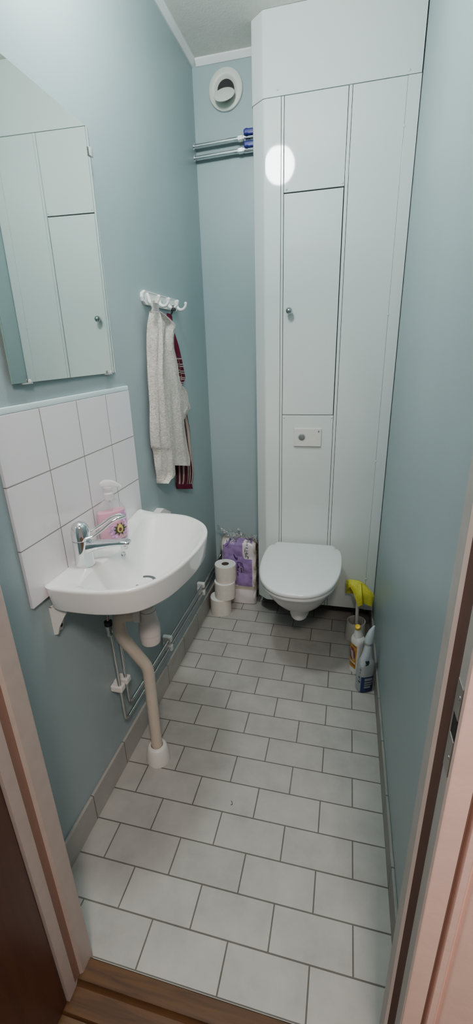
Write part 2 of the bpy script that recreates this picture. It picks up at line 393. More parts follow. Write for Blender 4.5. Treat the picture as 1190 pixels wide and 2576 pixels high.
# door frame
fr = root('trim_4', (.5, .47, 0), 'beige-pink wooden door frame around the doorway, with its lighting painted into the tones', 'door frame', kind='structure')
ZT = 2.06
left = [(.168, .424), (.168, .458), (.1665, .464), (.172, .466), (.1775, .470), (.178, .478), (.178, .506), (.174, .512), (.150, .512), (.150, .424)]
obj('left_rebate_shade', prism(G(), [(.1683, .450), (.1683, .4585), (.1702, .4650), (.1745, .4682), (.155, .4682), (.155, .450)], .02, ZT, 'z'), M['groove'], fr, label='brown strip painted as the shade in the left rebate corner')
obj('left_jamb', prism(G(), left, 0, ZT, 'z'), M['frame'], fr, label='beige left jamb of the door frame')
right_s = [(.8472, .4740), (.8465, .4780), (.8465, .4915), (.880, .4915), (.880, .4740)]
right_b = [(.8468, .4915), (.8462, .4935), (.8462, .522), (.849, .525), (.880, .525), (.880, .4915)]
obj('right_stop', prism(G(), right_s, 0, ZT, 'z'), M['pink'], fr, label='rounded stop strip in hall-lit pink')
obj('right_lining', prism(G(), right_b, 0, ZT, 'z'), M['frame_bath_lit'], fr, label='inner edge of the right jamb, bathroom light painted in as grey')
obj('gasket_shade', prism(G(), [(.8545, .4585), (.8530, .4640), (.8505, .4690), (.8483, .4725), (.8472, .4740), (.880, .4740), (.880, .4585)], 0, ZT, 'z'), M['gasket_shade'], fr, label='sealing groove with its dark brown shade painted in')
obj('right_rebate', prism(G(), [(.8545, .432), (.8545, .4585), (.880, .4585), (.880, .432)], 0, ZT, 'z'), M['frame_bath_lit'], fr, label='rebate face of the right jamb, painted grey as bathroom-lit')
rt = prism(G(), [(.8542, .4235), (.8535, .426), (.8538, .432), (.8805, .432), (.8805, .4225), (.857, .4225)], 0, ZT, 'z')
obj('right_jamb', rt, M['pink'], fr, label='front face of the right jamb in hall-lit pink')
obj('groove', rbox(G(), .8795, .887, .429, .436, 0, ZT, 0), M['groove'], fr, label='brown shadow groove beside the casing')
cas = [(.886, .436), (.886, .4255), (.889, .4215), (.897, .4215), (.9000, .4245), (.9010, .428), (.9025, .428), (.905, .423), (.909, .421), (.990, .4195), (.995, .424), (.995, .436)]
obj('casing', prism(G(), cas, 0, ZT+.09, 'z'), M['pink'], fr, label='moulded casing in hall-lit pink')
obj('head_jamb', rbox(G(), .150, .880, .424, .512, ZT, ZT+.032, .003), M['frame'], fr)
sp_ = G(); rbox(sp_, .8532, .8546, .4345, .4565, .980, 1.026, .0004); rbox(sp_, .8532, .8546, .4345, .4565, .890, .947, .0004); rbox(sp_, .8532, .8546, .452, .4565, .947, .980, .0004)
st = obj('strike_plate', sp_, M['dullsteel'], fr, label='grey steel strike plate')
obj('latch_hole', rbox(G(), .8540, .8549, .4345, .452, .948, .979, .0002), M['black'], st, label='black latch opening')
for z in (1.009, .917): obj('screw', lathe(G(), [(.0028, 0), (.0028, .0006), (.001, .001)], (.8532, .4405, z), 'x', 12, rot=Matrix.Rotation(PI, 3, 'Z')), M['steel'], st)
# open door leaf
dl = root('door_1', (.147, .41, 0), 'plain dark brown wooden door standing open in the hall', 'door', kind='structure')
obj('leaf', rbox(G(), .124, .164, -.40, .420, .008, 2.05, .002), M['door'], dl)
obj('hinge', lathe(G(), [(.006, 0), (.006, .09), (.004, .094)], (.1705, .4175, 1.75), 'z', 14), M['dullsteel'], dl)

# ------------------------------------------------------------------ casing around the cistern and pipes
YF = 2.045
cs = root('cistern_casing', (.6, 2.15, .1), 'floor-to-ceiling white panelled casing behind the toilet', 'casing')
Z0, ZP = .101, 2.271
def cham(off=0., inner=False):
    o = off
    return [(.4056, YF-o), (.345-o*.4, YF-o), (.3385-o*.5, YF+.0015-o), (.333-o*.7, YF+.0055-o*.8), (.296-o, 2.0815-o*.6), (.2895-o, 2.088-o*.5), (.2870-o, 2.0955-o*.3), (.2865-o, D-.001)]
outer = cham()
g = G(); prism(g, outer+[(.292, D-.001), (.2925, 2.098), (.299, 2.0855), (.336, 2.0525), (.345, 2.051), (.4056, 2.051)], Z0, ZP, 'z')
obj('corner_panel', g, M['panel'], cs, angle=25)
o2 = cham(.0022); o2[0] = (.896, YF-.0022)
g = G(); prism(g, o2+[(.292, D-.001), (.2925, 2.098), (.299, 2.0855), (.336, 2.0525), (.345, 2.051), (.896, 2.051)], ZP+.0015, H-.001, 'z')
tp = obj('top_panel', g, M['panel'], cs, angle=25)
obj('core', rbox(G(), .4030, .8985, 2.0530, 2.0560, Z0+.003, H-.002, 0), M['gap'], cs, label='dark sheet standing in for the shade between the panels')  # dark sheet added where only shade shows through the panel gaps
obj('panel_joint', (lambda g: (rbox(g, .4076, .4172, YF-.0012, 2.053, Z0, ZP, .0012), g)[1])(G()), M['panel'], cs)
obj('panel_joint', rbox(G(), .6530, .6648, YF-.0012, 2.053, Z0, ZP, .0012), M['panel'], cs)
obj('upper_panel', rbox(G(), .4190, .6510, YF, 2.053, 1.9690, ZP, .001), M['panel'], cs)
dr = obj('door', rbox(G(), .4192, .6492, YF+.0003, 2.053, 1.1030, 1.9645, .001), M['panel'], cs)
obj('flush_panel', rbox(G(), .4190, .6512, YF, 2.053, Z0, 1.1005, .001), M['panel'], cs)
obj('side_panel', rbox(G(), .6664, .8520, YF, 2.053, Z0, ZP, .001), M['panel'], cs)
obj('edge_strip', rbox(G(), .8526, .8975, YF-.0016, 2.053, Z0-.002, ZP, .001), M['panel'], cs)
g = G(); lathe(g, [(.0045, 0), (.0045, .010), (.0060, .0125), (.0105, .016), (.0135, .0215), (.0142, .027), (.0130, .0335), (.0095, .0385), (.0045, .0410), (.0005, .0414)], (.4480, YF, 1.5400), '-y', 28)
obj('knob', g, M['knob'], dr, label='round grey metal knob')
def screw(x, y, z, par): obj('screw_cap', lathe(G(), [(.0050, 0), (.0050, .0010), (.0038, .0024), (.0016, .0030), (.0003, .0031)], (x, y, z), '-y', 16), M['panel'], par)
for x, z in ((.3936, 2.293), (.854, 2.2846)): screw(x, YF-.0022, z, tp)
for x, z in ((.8535, 2.1276), (.8535, 1.509), (.8535, .8935), (.8535, .280)): screw(x-.0015, YF-.0010, z, cs)
for x, z in ((.4270, 1.0900), (.6450, 1.0905), (.4290, 1.980), (.6435, 1.980)): screw(x, YF, z, cs)

fp = root('flush_plate', (.539, YF, 1.0), 'small pale grey flush plate with one grey push button on the casing', 'flush plate')
obj('plate', rbox(G(), .4750, .6015, 2.0350, 2.0449, .9570, 1.0400, .0022), M['plastic'], fp)
b_ = obj('button', lathe(G(), [(.0148, 0), (.0148, .0012), (.0132, .0024), (.007, .0036), (.0003, .004)], (.5124, 2.0352, .9996), '-y', 32), mat('grey_button', (.16, .175, .18), .25), fp, label='dark grey domed push button')
obj('button_ring', lathe(G(), [(.0198, 0), (.0198, .0006), (.0186, .0012), (.0168, .0004), (.0155, .0006), (.0155, 0)], (.5124, 2.0352, .9996), '-y', 32, cap0=False, cap1=False), mat('light_button_ring', (.55, .57, .57), .25), b_)
obj('blank_button', lathe(G(), [(.0198, 0), (.0198, .0004), (.0188, .0009), (.0180, .0003), (.0003, .0003)], (.5643, 2.0352, 1.0005), '-y', 32), M['plastic'], fp)
obj('emblem', (lambda g: (rbox(g, .5872, .5918, 2.0347, 2.0352, 1.0245, 1.0310, .0003), rbox(g, .5866, .5924, 2.0347, 2.0352, 1.0225, 1.0236, .0002), g)[2])(G()), M['dkgrey'], fp, label='tiny dark grey mark')

# ------------------------------------------------------------------ toilet
TX = .543
tl = root('toilet', (TX, 1.8, .19), 'white wall-hung toilet with its lid closed', 'toilet')
half = [(0, 1.518), (.040, 1.521), (.080, 1.536), (.118, 1.568), (.150, 1.618), (.171, 1.684), (.182, 1.755), (.1855, 1.83), (.184, 1.90), (.179, 1.948), (.170, 1.974), (.158, 1.982), (.1515, 1.988), (.149, 2.004), (.142, 2.016), (.125, 2.020), (0, 2.022)]
def sym(hf, sub=3):
    c = catmull([(x, y, 0) for x, y in hf], sub)
    r = [(p.x, p.y) for p in c]
    return r+[(-x, y) for x, y in reversed(r[1:-1])]
LID = sym(half); cyl = 1.78
def lidring(sc, z): return [(TX+x*sc, cyl+(y-cyl)*sc, z) for x, y in LID]
obj('lid', loft(G(), [lidring(s, z) for s, z in ((.975, .447), (.995, .449), (1., .454), (.999, .459), (.992, .4635), (.975, .4665), (.93, .4685), (.7, .4705), (.3, .4715), (.02, .472))]), M['seat'], tl, label='closed white lid')
half2 = [(x*.985, 1.78+(y-1.78)*.985) for x, y in half]
def sr(sc, z): return [(TX+x*sc*.985, cyl+(y-cyl)*sc*.98, z) for x, y in LID]
obj('seat', loft(G(), [sr(.98, .427), (sr(.995, .430)), sr(1, .436), sr(.995, .443), sr(.97, .4462)]), M['seat'], tl)
for sx in (-1, 1): obj('hinge', tube(G(), [(TX+sx*.055, 2.016, .452), (TX+sx*.095, 2.016, .452)], .010, 16), M['seat'], tl)
def bowlring(hw, yf, z, yb=2.0445, p=2.3, yc=None):
    yc = yc if yc is not None else yf+(yb-yf)*.5; pts = []
    n = 36
    for k in range(n+1):
        a = -PI/2-PI/2+PI*k/n   # from -x side, around the front, to +x
        ca, sa = math.cos(a), math.sin(a)
        pts.append((TX+hw*math.copysign(abs(ca)**(2/p), ca), yc+(yc-yf)*math.copysign(abs(sa)**(2/p), sa), z))
    bk = hw*.92
    for k in range(1, 8): pts.append((TX+hw+(bk-hw)*k/8, yc+(yb-yc)*k/8, z))
    for k in range(0, 9): pts.append((TX+bk-2*bk*k/8, yb, z))
    for k in range(7, 0, -1): pts.append((TX-hw-(bk-hw)*k/8, yc+(yb-yc)*k/8, z))
    return pts
rings = [bowlring(.034, 1.760, .192, 1.84, 2), bowlring(.042, 1.738, .196, 1.88, 2), bowlring(.047, 1.730, .210, 1.90, 2), bowlring(.051, 1.726, .240, 1.94, 2.1), bowlring(.056, 1.720, .258, 2.03, 2.1), bowlring(.074, 1.702, .266, yc=1.85), bowlring(.092, 1.680, .278, yc=1.84), bowlring(.115, 1.648, .302, yc=1.83),
         bowlring(.136, 1.612, .336, yc=1.82), bowlring(.152, 1.580, .372, yc=1.81), bowlring(.164, 1.556, .402, yc=1.80), bowlring(.170, 1.545, .418, yc=1.80), bowlring(.170, 1.545, .427, yc=1.80)]
obj('bowl', loft(G(), rings), M['ceramic'], tl, angle=50)

# ------------------------------------------------------------------ washbasin
XW = .0095
OI = [((XW, .800), (.090, .830)), ((.034, .784), (.093, .818)), ((.085, .781), (.102, .807)), ((.152, .785), (.150, .802)), ((.212, .801), (.206, .817)), ((.255, .831), (.244, .844)), ((.293, .895), (.280, .902)), ((.314, .983), (.300, .986)),
      ((.322, 1.081), (.3075, 1.081)), ((.312, 1.176), (.2975, 1.170)), ((.277, 1.248), (.265, 1.238)), ((.215, 1.298), (.207, 1.284)), ((.160, 1.314), (.157, 1.299)), ((.100, 1.317), (.108, 1.299)), ((.035, 1.317), (.072, 1.288)), ((XW, 1.305), (.058, 1.262)),
      ((XW, 1.22), (.064, 1.19)), ((XW, 1.12), (.085, 1.10)), ((XW, 1.02), (.095, 1.02)), ((XW, .93), (.090, .955)), ((XW, .85), (.084, .890))]
SUB = 5
O = [(max(XW, p.x), p.y) for p in catmull([(*o, 0) for o, i in OI], SUB, True)]
I = [(p.x, p.y) for p in catmull([(*i, 0) for o, i in OI], SUB, True)]
DR = (.155, 1.035); ZR = .866; ZB = .752
def lift(k):
    i = k/SUB       # the rear ledge rises a little along the wall, most at its far corner
    t = max(0, 1-abs(i-14.6)/1.3)
    return .012*t
def oring(sc, z, cx=.12, cy=1.05, lf=0.):
    return [(max(XW, cx+(x-cx)*sc), cy+(y-cy)*sc, z+lf*lift(k)) for k, (x, y) in enumerate(O)]
def mixr(a, b, t, z, lf=0.): return [(a[k][0]*(1-t)+b[k][0]*t, a[k][1]*(1-t)+b[k][1]*t, z+lf*lift(k)) for k in range(len(O))]
Dp = [DR]*len(O)
rings = [oring(.18, .728, .15, 1.03), oring(.30, .732, .15, 1.03), oring(.55, .750, .13, 1.04), oring(.78, .774), oring(.90, .787), oring(.945, .793), oring(.962, .798), oring(.985, .835), oring(.997, .856, lf=.8), oring(1.0, .8605, lf=1), mixr(O, I, .10, .8645, 1), mixr(O, I, .28, .8665, 1), mixr(O, I, .75, .8655, .5), mixr(O, I, .92, .8640, .2)]
for s in (1, .985, .965, .93, .88, .8, .7, .58, .46, .34, .24, .165):
    q = s**1.9; z = ZB+(ZR-.003-ZB)*q
    if s == 1: z = ZR-.0045
    rings.append(mixr(Dp, I, s, z))
wb = root('washbasin', (.01, 1.05, .80), 'white ceramic washbasin with rounded front on the left wall', 'washbasin')
obj('bowl', loft(G(), rings, True, True, True), M['ceramic'], wb, angle=60)
obj('drain', lathe(G(), [(.0345, 0), (.0345, .0022), (.030, .003), (.024, .0005), (.004, .0005)], (DR[0], DR[1], ZB+.003), 'z', 32), mat('drain_metal', (.16, .17, .18), .3, .6), wb, label='round metal drain')
ov = obj('overflow', lathe(G(), [(.0105, -.004), (.0105, .002), (.0082, .0034), (.0068, .002)], (.1000, 1.027, .8415), 'x', 24, rot=Matrix.Rotation(.55, 3, 'Y')), M['steel'], wb, label='small metal-rimmed overflow')
obj('hole', lathe(G(), [(.0068, -.004), (.0068, .0022), (.0003, .0022)], (.1000, 1.027, .8415), 'x', 24, rot=Matrix.Rotation(.55, 3, 'Y')), M['black'], ov)
# supporting bracket
br_ = root('mounting_bracket', (.0, .83, .75), 'white tapering metal bracket under the near end of the washbasin', 'bracket')
g = G()
poly = [(.807, .790), (.850, .790), (.8495, .745), (.838, .716), (.833, .708), (.808, .718)]
prism(g, [(y, z) for y, z in poly], 0, .006, 'x')
prism(g, [(0, .790), (.055, .790), (.040, .768), (.020, .735), (.012, .712), (0, .708)], .806, .810, 'y')
obj('arm', g, M['plastic'], br_, smooth=False)
obj('hole', lathe(G(), [(.0052, -.0003), (.0052, .0004), (.0003, .0004)], (.006, .832, .722), 'x', 18), M['black'], br_, label='dark screw hole')
# second bracket tip beyond the basin
g = G(); prism(g, [(1.424, .806), (1.493, .8145), (1.56, .775), (1.53, .74), (1.45, .77)], .0006, .030, 'x')
obj('mounting_wedge', g, M['plastic'], None, 'small white wedge on the wall just past the far rim of the washbasin', 'wall fitting', smooth=False)

# mixer tap
fx, fy, fz = .0505, .915, ZR-.0005
tp_ = root('mixer_tap', (fx, fy, fz), 'chrome single-lever mixer tap at the near end of the washbasin', 'tap')
g = G(); lathe(g, [(.0272, 0), (.0272, .004), (.0262, .010), (.0252, .04), (.0250, .072)], (fx, fy, fz), 'z', 40)
bd = obj('body', g, M['chrome'], tp_)
g = G(); lathe(g, [(.0238, .0725), (.0246, .0745), (.0248, .090), (.0236, .100), (.0205, .1095), (.0155, .1165), (.0085, .1205), (.0004, .122)], (fx, fy, fz), 'z', 40)
obj('dome', g, M['chrome'], tp_)
sd = Vector((.99, .12, 0)).normalized(); sn = Vector((-sd.y, sd.x, 0)); base = Vector((fx, fy, fz))
rings = []
for t, hw, zb, zt in ((.004, .020, .026, .070), (.022, .0190, .036, .0695), (.04, .0175, .0445, .0695), (.06, .0165, .050, .0705), (.085, .0158, .0555, .0725), (.105, .0155, .0585, .0740), (.120, .0150, .0595, .0740), (.129, .0125, .0605, .0715), (.133, .0085, .062, .0685)):
    ring = []
    for k in range(20):
        a = 2*PI*k/20; ca, sa = math.cos(a), math.sin(a)
        ring.append(base+sd*t+sn*hw*math.copysign(abs(ca)**.7, ca)+Vector((0, 0, (zb+zt)/2+(zt-zb)/2*math.copysign(abs(sa)**.7, sa))))
    rings.append(ring)
sp2 = obj('spout', loft(G(), rings), M['chrome'], tp_, angle=60)
obj('aerator', lathe(G(), [(.0095, 0), (.0105, .002), (.0105, .012)], base+sd*.116+Vector((0, 0, .049)), 'z', 24), M['chrome'], sp2)
hd = Vector((.80, .60, 0)).normalized(); hn = Vector((-hd.y, hd.x, 0))
def hp(t, s, z): return base+hd*t+hn*s+Vector((0, 0, z))
g = G(); tube(g, [hp(.010, -.020, .079), hp(.030, -.019, .083), hp(.055, -.0165, .096), hp(.080, -.0145, .112), hp(.100, -.0125, .118), hp(.112, -.007, .1175), hp(.1155, 0, .1165), hp(.112, .007, .1175), hp(.100, .0125, .118), hp(.080, .0145, .112), hp(.055, .0165, .096), hp(.030, .019, .083), hp(.010, .020, .079)], .0042, 12, smooth=4)
obj('lever', g, M['chrome'], tp_, label='chrome loop lever')

# soap bottle
sb = root('soap_bottle', (.046, 1.075, ZR), 'clear pump bottle of pink liquid soap on the washbasin ledge behind the tap', 'soap bottle')
ax = Vector((.60, .80, 0)); ay = Vector((-.80, .60, 0)); sc0 = Vector((.0485, 1.078, ZR+.0008))
def sel(hw, hd_, z, n=32, p=2.6):
    r = []
    for k in range(n):
        a = 2*PI*k/n; ca, sa = math.cos(a), math.sin(a)
        r.append(sc0+ax*hw*math.copysign(abs(ca)**(2/p), ca)+ay*hd_*math.copysign(abs(sa)**(2/p), sa)+Vector((0, 0, z)))
    return r
shell = [(.034, .017, 0), (.040, .020, .003), (.0425, .0215, .015), (.0450, .0225, .045), (.0455, .0225, .070), (.0425, .0215, .092), (.034, .0185, .110), (.022, .0145, .122), (.0125, .0120, .1275), (.0115, .0115, .131)]
obj('bottle', loft(G(), [sel(*s) for s in shell]), M['clear'], sb, label='clear plastic bottle')
liq = [(.032, .015, .0015), (.0385, .0185, .005), (.041, .020, .016), (.0435, .021, .045), (.044, .021, .070), (.0415, .0202, .088), (.0405, .0198, .091)]
obj('liquid_soap', loft(G(), [sel(*s) for s in liq]), M['soap'], sb, label='pink soap filling')
pm = obj('pump', (lambda g: (lathe(g, [(.0145, .128), (.0150, .131), (.0148, .146), (.0115, .149), (.0112, .157), (.0125, .1585), (.0125, .1645), (.005, .166)], sc0, 'z', 28), g)[1])(G()), M['pump'], sb, label='frosted pump head')
nd = (ax*.9+ay*-.35).normalized()
g = G(); tube(g, [sc0-nd*.018+Vector((0, 0, .172)), sc0-nd*.006+Vector((0, 0, .176)), sc0+nd*.012+Vector((0, 0, .174)), sc0+nd*.028+Vector((0, 0, .167)), sc0+nd*.036+Vector((0, 0, .160))], [.007, .0105, .0095, .006, .0045], 14, smooth=3)
obj('nozzle', g, M['pump'], pm)
obj('dip_tube', tube(G(), [sc0+Vector((0, 0, .128)), sc0+ax*.006+Vector((0, 0, .02))], .003, 10), M['pump'], sb)
# printed flower with an avocado half on the front
def decal(pts, off, mi_z=0):
    return [sc0+ax*u+ay*(-(.0228*(max(0., 1-(abs(u)/.0465)**2.6))**(1/2.6)+off))+Vector((0, 0, z)) for u, z in pts]
g = G(); pts = []
for k in range(20):
    a = 2*PI*k/20; r = .0165 if k % 2 == 0 else .0088
    pts.append((.012+1.5*r*math.cos(a), .036+1.35*r*math.sin(a)))
g.add(decal(pts+[(.012, .036)], .0008), [(k, (k+1) % 20, 20) for k in range(20)])
pr = obj('printed_leaves', g, M['leaf'], sb, label='dark green leaf print')
g = G(); pts = [(.012+.0092*math.cos(a)*(1-.25*math.sin(a)), .039+.0138*math.sin(a)) for a in [2*PI*k/18 for k in range(18)]]
g.add(decal(pts+[(.012, .039)], .0014), [(k, (k+1) % 18, 18) for k in range(18)]); obj('printed_fruit', g, M['avocado'], pr, label='yellow halved fruit print')
g = G(); pts = [(.012+.0050*math.cos(a), .0355+.0062*math.sin(a)) for a in [2*PI*k/14 for k in range(14)]]
g.add(decal(pts+[(.012, .0355)], .0019), [(k, (k+1) % 14, 14) for k in range(14)]); obj('printed_seed', g, M['seed'], pr, label='brown seed print')
g = G()
for (u0, z0, n_) in ((.028, .066, 5), (.030, .080, 5), (-.008, .014, 4), (.037, .050, 5), (.018, .074, 5), (-.016, .034, 4), (.034, .020, 4), (-.012, .050, 3)):
    for q in range(n_):
        a0 = q*2.4
        pts = []
        cu, cz = u0+.006*math.cos(a0), z0+.006*math.sin(a0)
        for k in range(10):
            a = 2*PI*k/10; r = .0048 if k % 2 == 0 else .0022
            pts.append((min(.042, cu+r*1.3*math.cos(a)), cz+r*1.3*math.sin(a)))
        g.add(decal(pts+[(min(.042, cu), cz)], .0007), [(k, (k+1) % 10, 10) for k in range(10)])
obj('printed_blossoms', g, M['lilac_pattern'], sb, label='lilac flower print')

# splashback
spb = root('tile_splashback', (0, 1.05, .82), 'splashback of white square tiles on the wall above the washbasin', 'splashback')
obj('tiles', rbox(G(), .0002, .0088, .7468, 1.3510, .8258, 1.2776, .0012), M['splash'], spb)
obj('top_edge', rbox(G(), .0002, .0080, .7462, 1.3515, 1.2778, 1.2925, .003), M['tile_paint'], spb, label='pale blue painted upper edge')

# mirror (leans a little)
mr = root('mirror', (.012, 1.0535, 1.6415), 'frameless rectangular mirror hung above the washbasin', 'mirror')
a, v = math.radians(.70), math.radians(-.40)
RM = Matrix.Rotation(a, 3, 'Z') @ Matrix.Rotation(-v, 3, 'Y')
mc = Vector((.012, 1.0535, 1.6415))
g = G(); rbox(g, .0075, .0118, .8245, 1.2825, 1.3370, 1.9460, .0004, 1, rot=RM, piv=mc)
obj('glass_edge', g, M['glass_edge'], mr, label='green glass edge')
g = G(); vs = [RM @ (Vector((.01205, y, z))-mc)+mc for y, z in ((.8250, 1.3375), (1.2820, 1.3375), (1.2820, 1.9455), (.8250, 1.9455))]
g.add(vs, [(0, 1, 2, 3)]); obj('mirror_face', g, M['mirror'], mr, smooth=False)
for y in (.870, 1.234):
    g = G(); rbox(g, .004, .0150, y-.016, y+.016, 1.3340, 1.3362, .0008); lathe(g, [(.0055, 0), (.0055, .0015), (.0040, .0026), (.0005, .0028)], (.0135, y+.006, 1.3395), 'x', 16)
    obj('clip', g, M['clip'], mr, label='clear plastic clip')
g = G(); rbox(g, .003, .0155, 1.279, 1.289, 1.883, 1.903, .001); rbox(g, .0125, .0155, 1.270, 1.289, 1.883, 1.903, .001)
obj('clip', g, M['clip'], mr, label='clear plastic clip')

# ------------------------------------------------------------------ drain and supply pipes under the basin
dp = root('drain_pipe', (.11, 1.06, 0), 'cream bent drain pipe running from the trap to the floor', 'drain pipe')
path = rounded([(.1200, 1.012, .650), (.070, 1.004, .648), (.066, 1.004, .575), (.1130, 1.066, .408), (.1130, 1.062, .040)], .030, 8)
obj('pipe', tube(G(), path, .0195, 22), M['cream_pipe'], dp)
obj('floor_collar', lathe(G(), [(.0415, 0), (.0425, .004), (.041, .030), (.0375, .052), (.034, .064), (.029, .069), (.0215, .070), (.0205, .060)], (.1130, 1.062, 0), 'z', 36, cap1=False), M['plastic'], dp, label='white floor collar')
tr = root('bottle_trap', (.155, 1.035, .6), 'white plastic bottle trap hanging under the washbasin drain', 'trap')
obj('tailpipe', lathe(G(), [(.0165, .660), (.0165, .733)], (.155, 1.03, 0), 'z', 24), M['plastic_pink'], tr)
obj('lock_nut', lathe(G(), [(.021, .6595), (.0235, .661), (.0235, .668), (.020, .672)], (.155, 1.03, 0), 'z', 24), M['plastic_pink'], tr)
obj('cup', lathe(G(), [(.024, .543), (.029, .546), (.0305, .556), (.0305, .562), (.0318, .563), (.0322, .580), (.0335, .581), (.033, .598), (.0295, .620), (.026, .638), (.0245, .6595)], (.155, 1.03, 0), 'z', 36), M['plastic_pink'], tr)
obj('outlet_nut', lathe(G(), [(.016, 0), (.0245, .001), (.0255, .004), (.0255, .018), (.024, .021), (.020, .022)], (.1390, 1.020, .650), 'x', 28, rot=Matrix.Rotation(PI+.2, 3, 'Z')), M['plastic_pink'], tr)
def pipe(name, pts, r, m, rad, lab, loc, group=None):
    o = root(name, loc, lab, 'water pipe', group)
    obj('tube', tube(G(), rounded(pts, rad, 7), r, 14), m, o); return o
p1 = pipe('supply_pipe', [(.030, 1.006, .585), (.030, 1.019, .205), (.030, 2.218, .205), (.045, 2.2335, .268), (.284, 2.2335, .275)], .0062, M['steel'], .030, 'chromed water pipe, lower of the two along the skirting, nearer riser under the basin', (.03, 1.02, .205))
p2 = pipe('supply_pipe', [(.030, 1.050, .600), (.030, 1.057, .245), (.030, 2.218, .245), (.045, 2.2335, .305), (.284, 2.2335, .312)], .0062, M['steel'], .030, 'chromed water pipe, upper of the two along the skirting, farther riser under the basin', (.03, 1.06, .245))
for o, x, y, z in ((p1, .030, 1.006, .585), (p2, .030, 1.050, .600)):
    g = G(); lathe(g, [(.0085, -.018), (.0098, -.016), (.0098, -.008), (.008, -.006), (.008, .004), (.0105, .006), (.0105, .020), (.007, .022)], (x, y, z), 'z', 6, mi=0)
    vv = obj('valve_nut', g, M['chrome'], o, smooth=False)
    obj('seal', lathe(G(), [(.0125, .020), (.0125, .034), (.008, .036)], (x, y, z), 'z', 20), M['rubber'], o, label='black valve collar')
    obj('hose', tube(G(), [(x, y, z+.034), (x+.002, y-.003, z+.075), (x+.012, y-.030, z+.118), (.050, .925, .780), (.0505, .915, .800)], .0052, 12, smooth=5), M['steel'], o, label='flexible steel hose')
def clip(y, z, lab, vert=False):
    o = root('pipe_mounting_clip', (.0, y, z), lab, 'pipe clip', 'white clips holding the water pipes')
    g = G()
    if vert:
        rbox(g, 0, .042, y-.034, y-.005, z-.012, z+.012, .005, 3); rbox(g, 0, .042, y+.005, y+.034, z-.012, z+.012, .005, 3); rbox(g, 0, .018, y-.01, y+.01, z-.012, z+.012, .003)
    else:
        rbox(g, 0, .042, y-.011, y+.011, z+.007, z+.036, .006, 3); rbox(g, 0, .042, y-.011, y+.011, z-.036, z-.007, .006, 3); rbox(g, 0, .018, y-.011, y+.011, z-.01, z+.01, .003)
    obj('body', g, M['plastic'], o); return o
clip(1.037, .352, 'white plastic clip on the two upright pipes under the washbasin', True)
clip(1.425, .225, 'white plastic clip on the wall pipes, nearer of the two above the skirting')
clip(1.885, .225, 'white plastic clip on the wall pipes, farther one beside the paper rolls')

# upper pipes with blue valves
for z, lab in ((2.228, 'upper chromed pipe with blue valve high on the back wall'), (2.186, 'lower chromed pipe with blue valve high on the back wall')):
    o = root('valve_pipe', (.12, 2.225, z), lab, 'water pipe', 'chromed pipes below the vent')
    obj('tube', tube(G(), [(.0005, 2.222, z-.004), (.230, 2.222, z+.002)], .0086, 16), M['chrome'], o)
    obj('wall_flange', lathe(G(), [(.013, 0), (.012, .003), (.008, .004)], (0, 2.222, z-.004), 'x', 20), M['chrome'], o)
    obj('nut', tube(G(), [(.193, 2.222, z+.001), (.198, 2.222, z+.001), (.199, 2.222, z+.001), (.218, 2.222, z+.002), (.219, 2.222, z+.002), (.226, 2.222, z+.002)], [.0095, .0098, .0128, .0128, .0105, .0100], 6), M['chrome'], o)
    vb = obj('valve_body', tube(G(), [(.224, 2.222, z+.002), (.270, 2.222, z+.003)], .0125, 18), M['chrome'], o)
    g = G(); tube(g, [(.238, 2.214, z+.010), (.238, 2.198, z+.0150)], [.011, .012], 18); rbox(g, .226, .272, 2.196, 2.208, z+.002, z+.024, .006, 3)
    obj('handle', g, M['blue'], vb, label='blue plastic handle')

# vent
VT = -40
vt = root('air_vent', (.1435, D, 2.409), 'round ivory air vent with a tilted disc on the back wall', 'air vent')
vc = (.1435, D, 2.409)
obj('flange', lathe(G(), [(.0725, .0003), (.0735, .004), (.0715, .009), (.064, .0125), (.055, .0135), (.0500, .0125), (.046, .0105), (.0375, .003), (.0365, .0012)], vc, '-y', 56, cap0=False, cap1=False), M['vent'], vt)
obj('opening', lathe(G(), [(.0368, .0016), (.0003, .0016)], vc, '-y', 40, cap0=False), M['black'], vt, label='black round opening')
obj('disc', lathe(G(), [(.0340, 0), (.0425, .004), (.0440, .007), (.0430, .009), (.034, .0115), (.017, .0132), (.0004, .0136)], (.1455, D-.034, 2.3745), '-y', 44, rot=Matrix.Rotation(math.radians(VT), 3, 'X')), M['vent'], vt, label='domed disc')
obj('stem', tube(G(), [(.1435, D-.001, 2.395), (.1455, D-.034, 2.380)], .004, 10), M['dullsteel'], vt)

# ceiling lamp
lp = root('ceiling_lamp', (.247, 1.03, H), 'white opal globe lamp on the ceiling, seen reflected in the casing', 'lamp')
obj('base', lathe(G(), [(.062, H-.0005), (.062, H-.050), (.050, H-.056), (.048, H-.060)], (.247, 1.03, 0), 'z', 36), M['white_trim'], lp)
prof = [(.046, .074), (.060, .066)]
prof = [(.088*math.sin(t), -.092*math.cos(t)) for t in np.linspace(.02, PI*.80, 22)]
obj('globe', lathe(G(), prof, (.247, 1.03, H-.130), 'z', 48), M['globe'], lp, label='glowing opal glass globe')

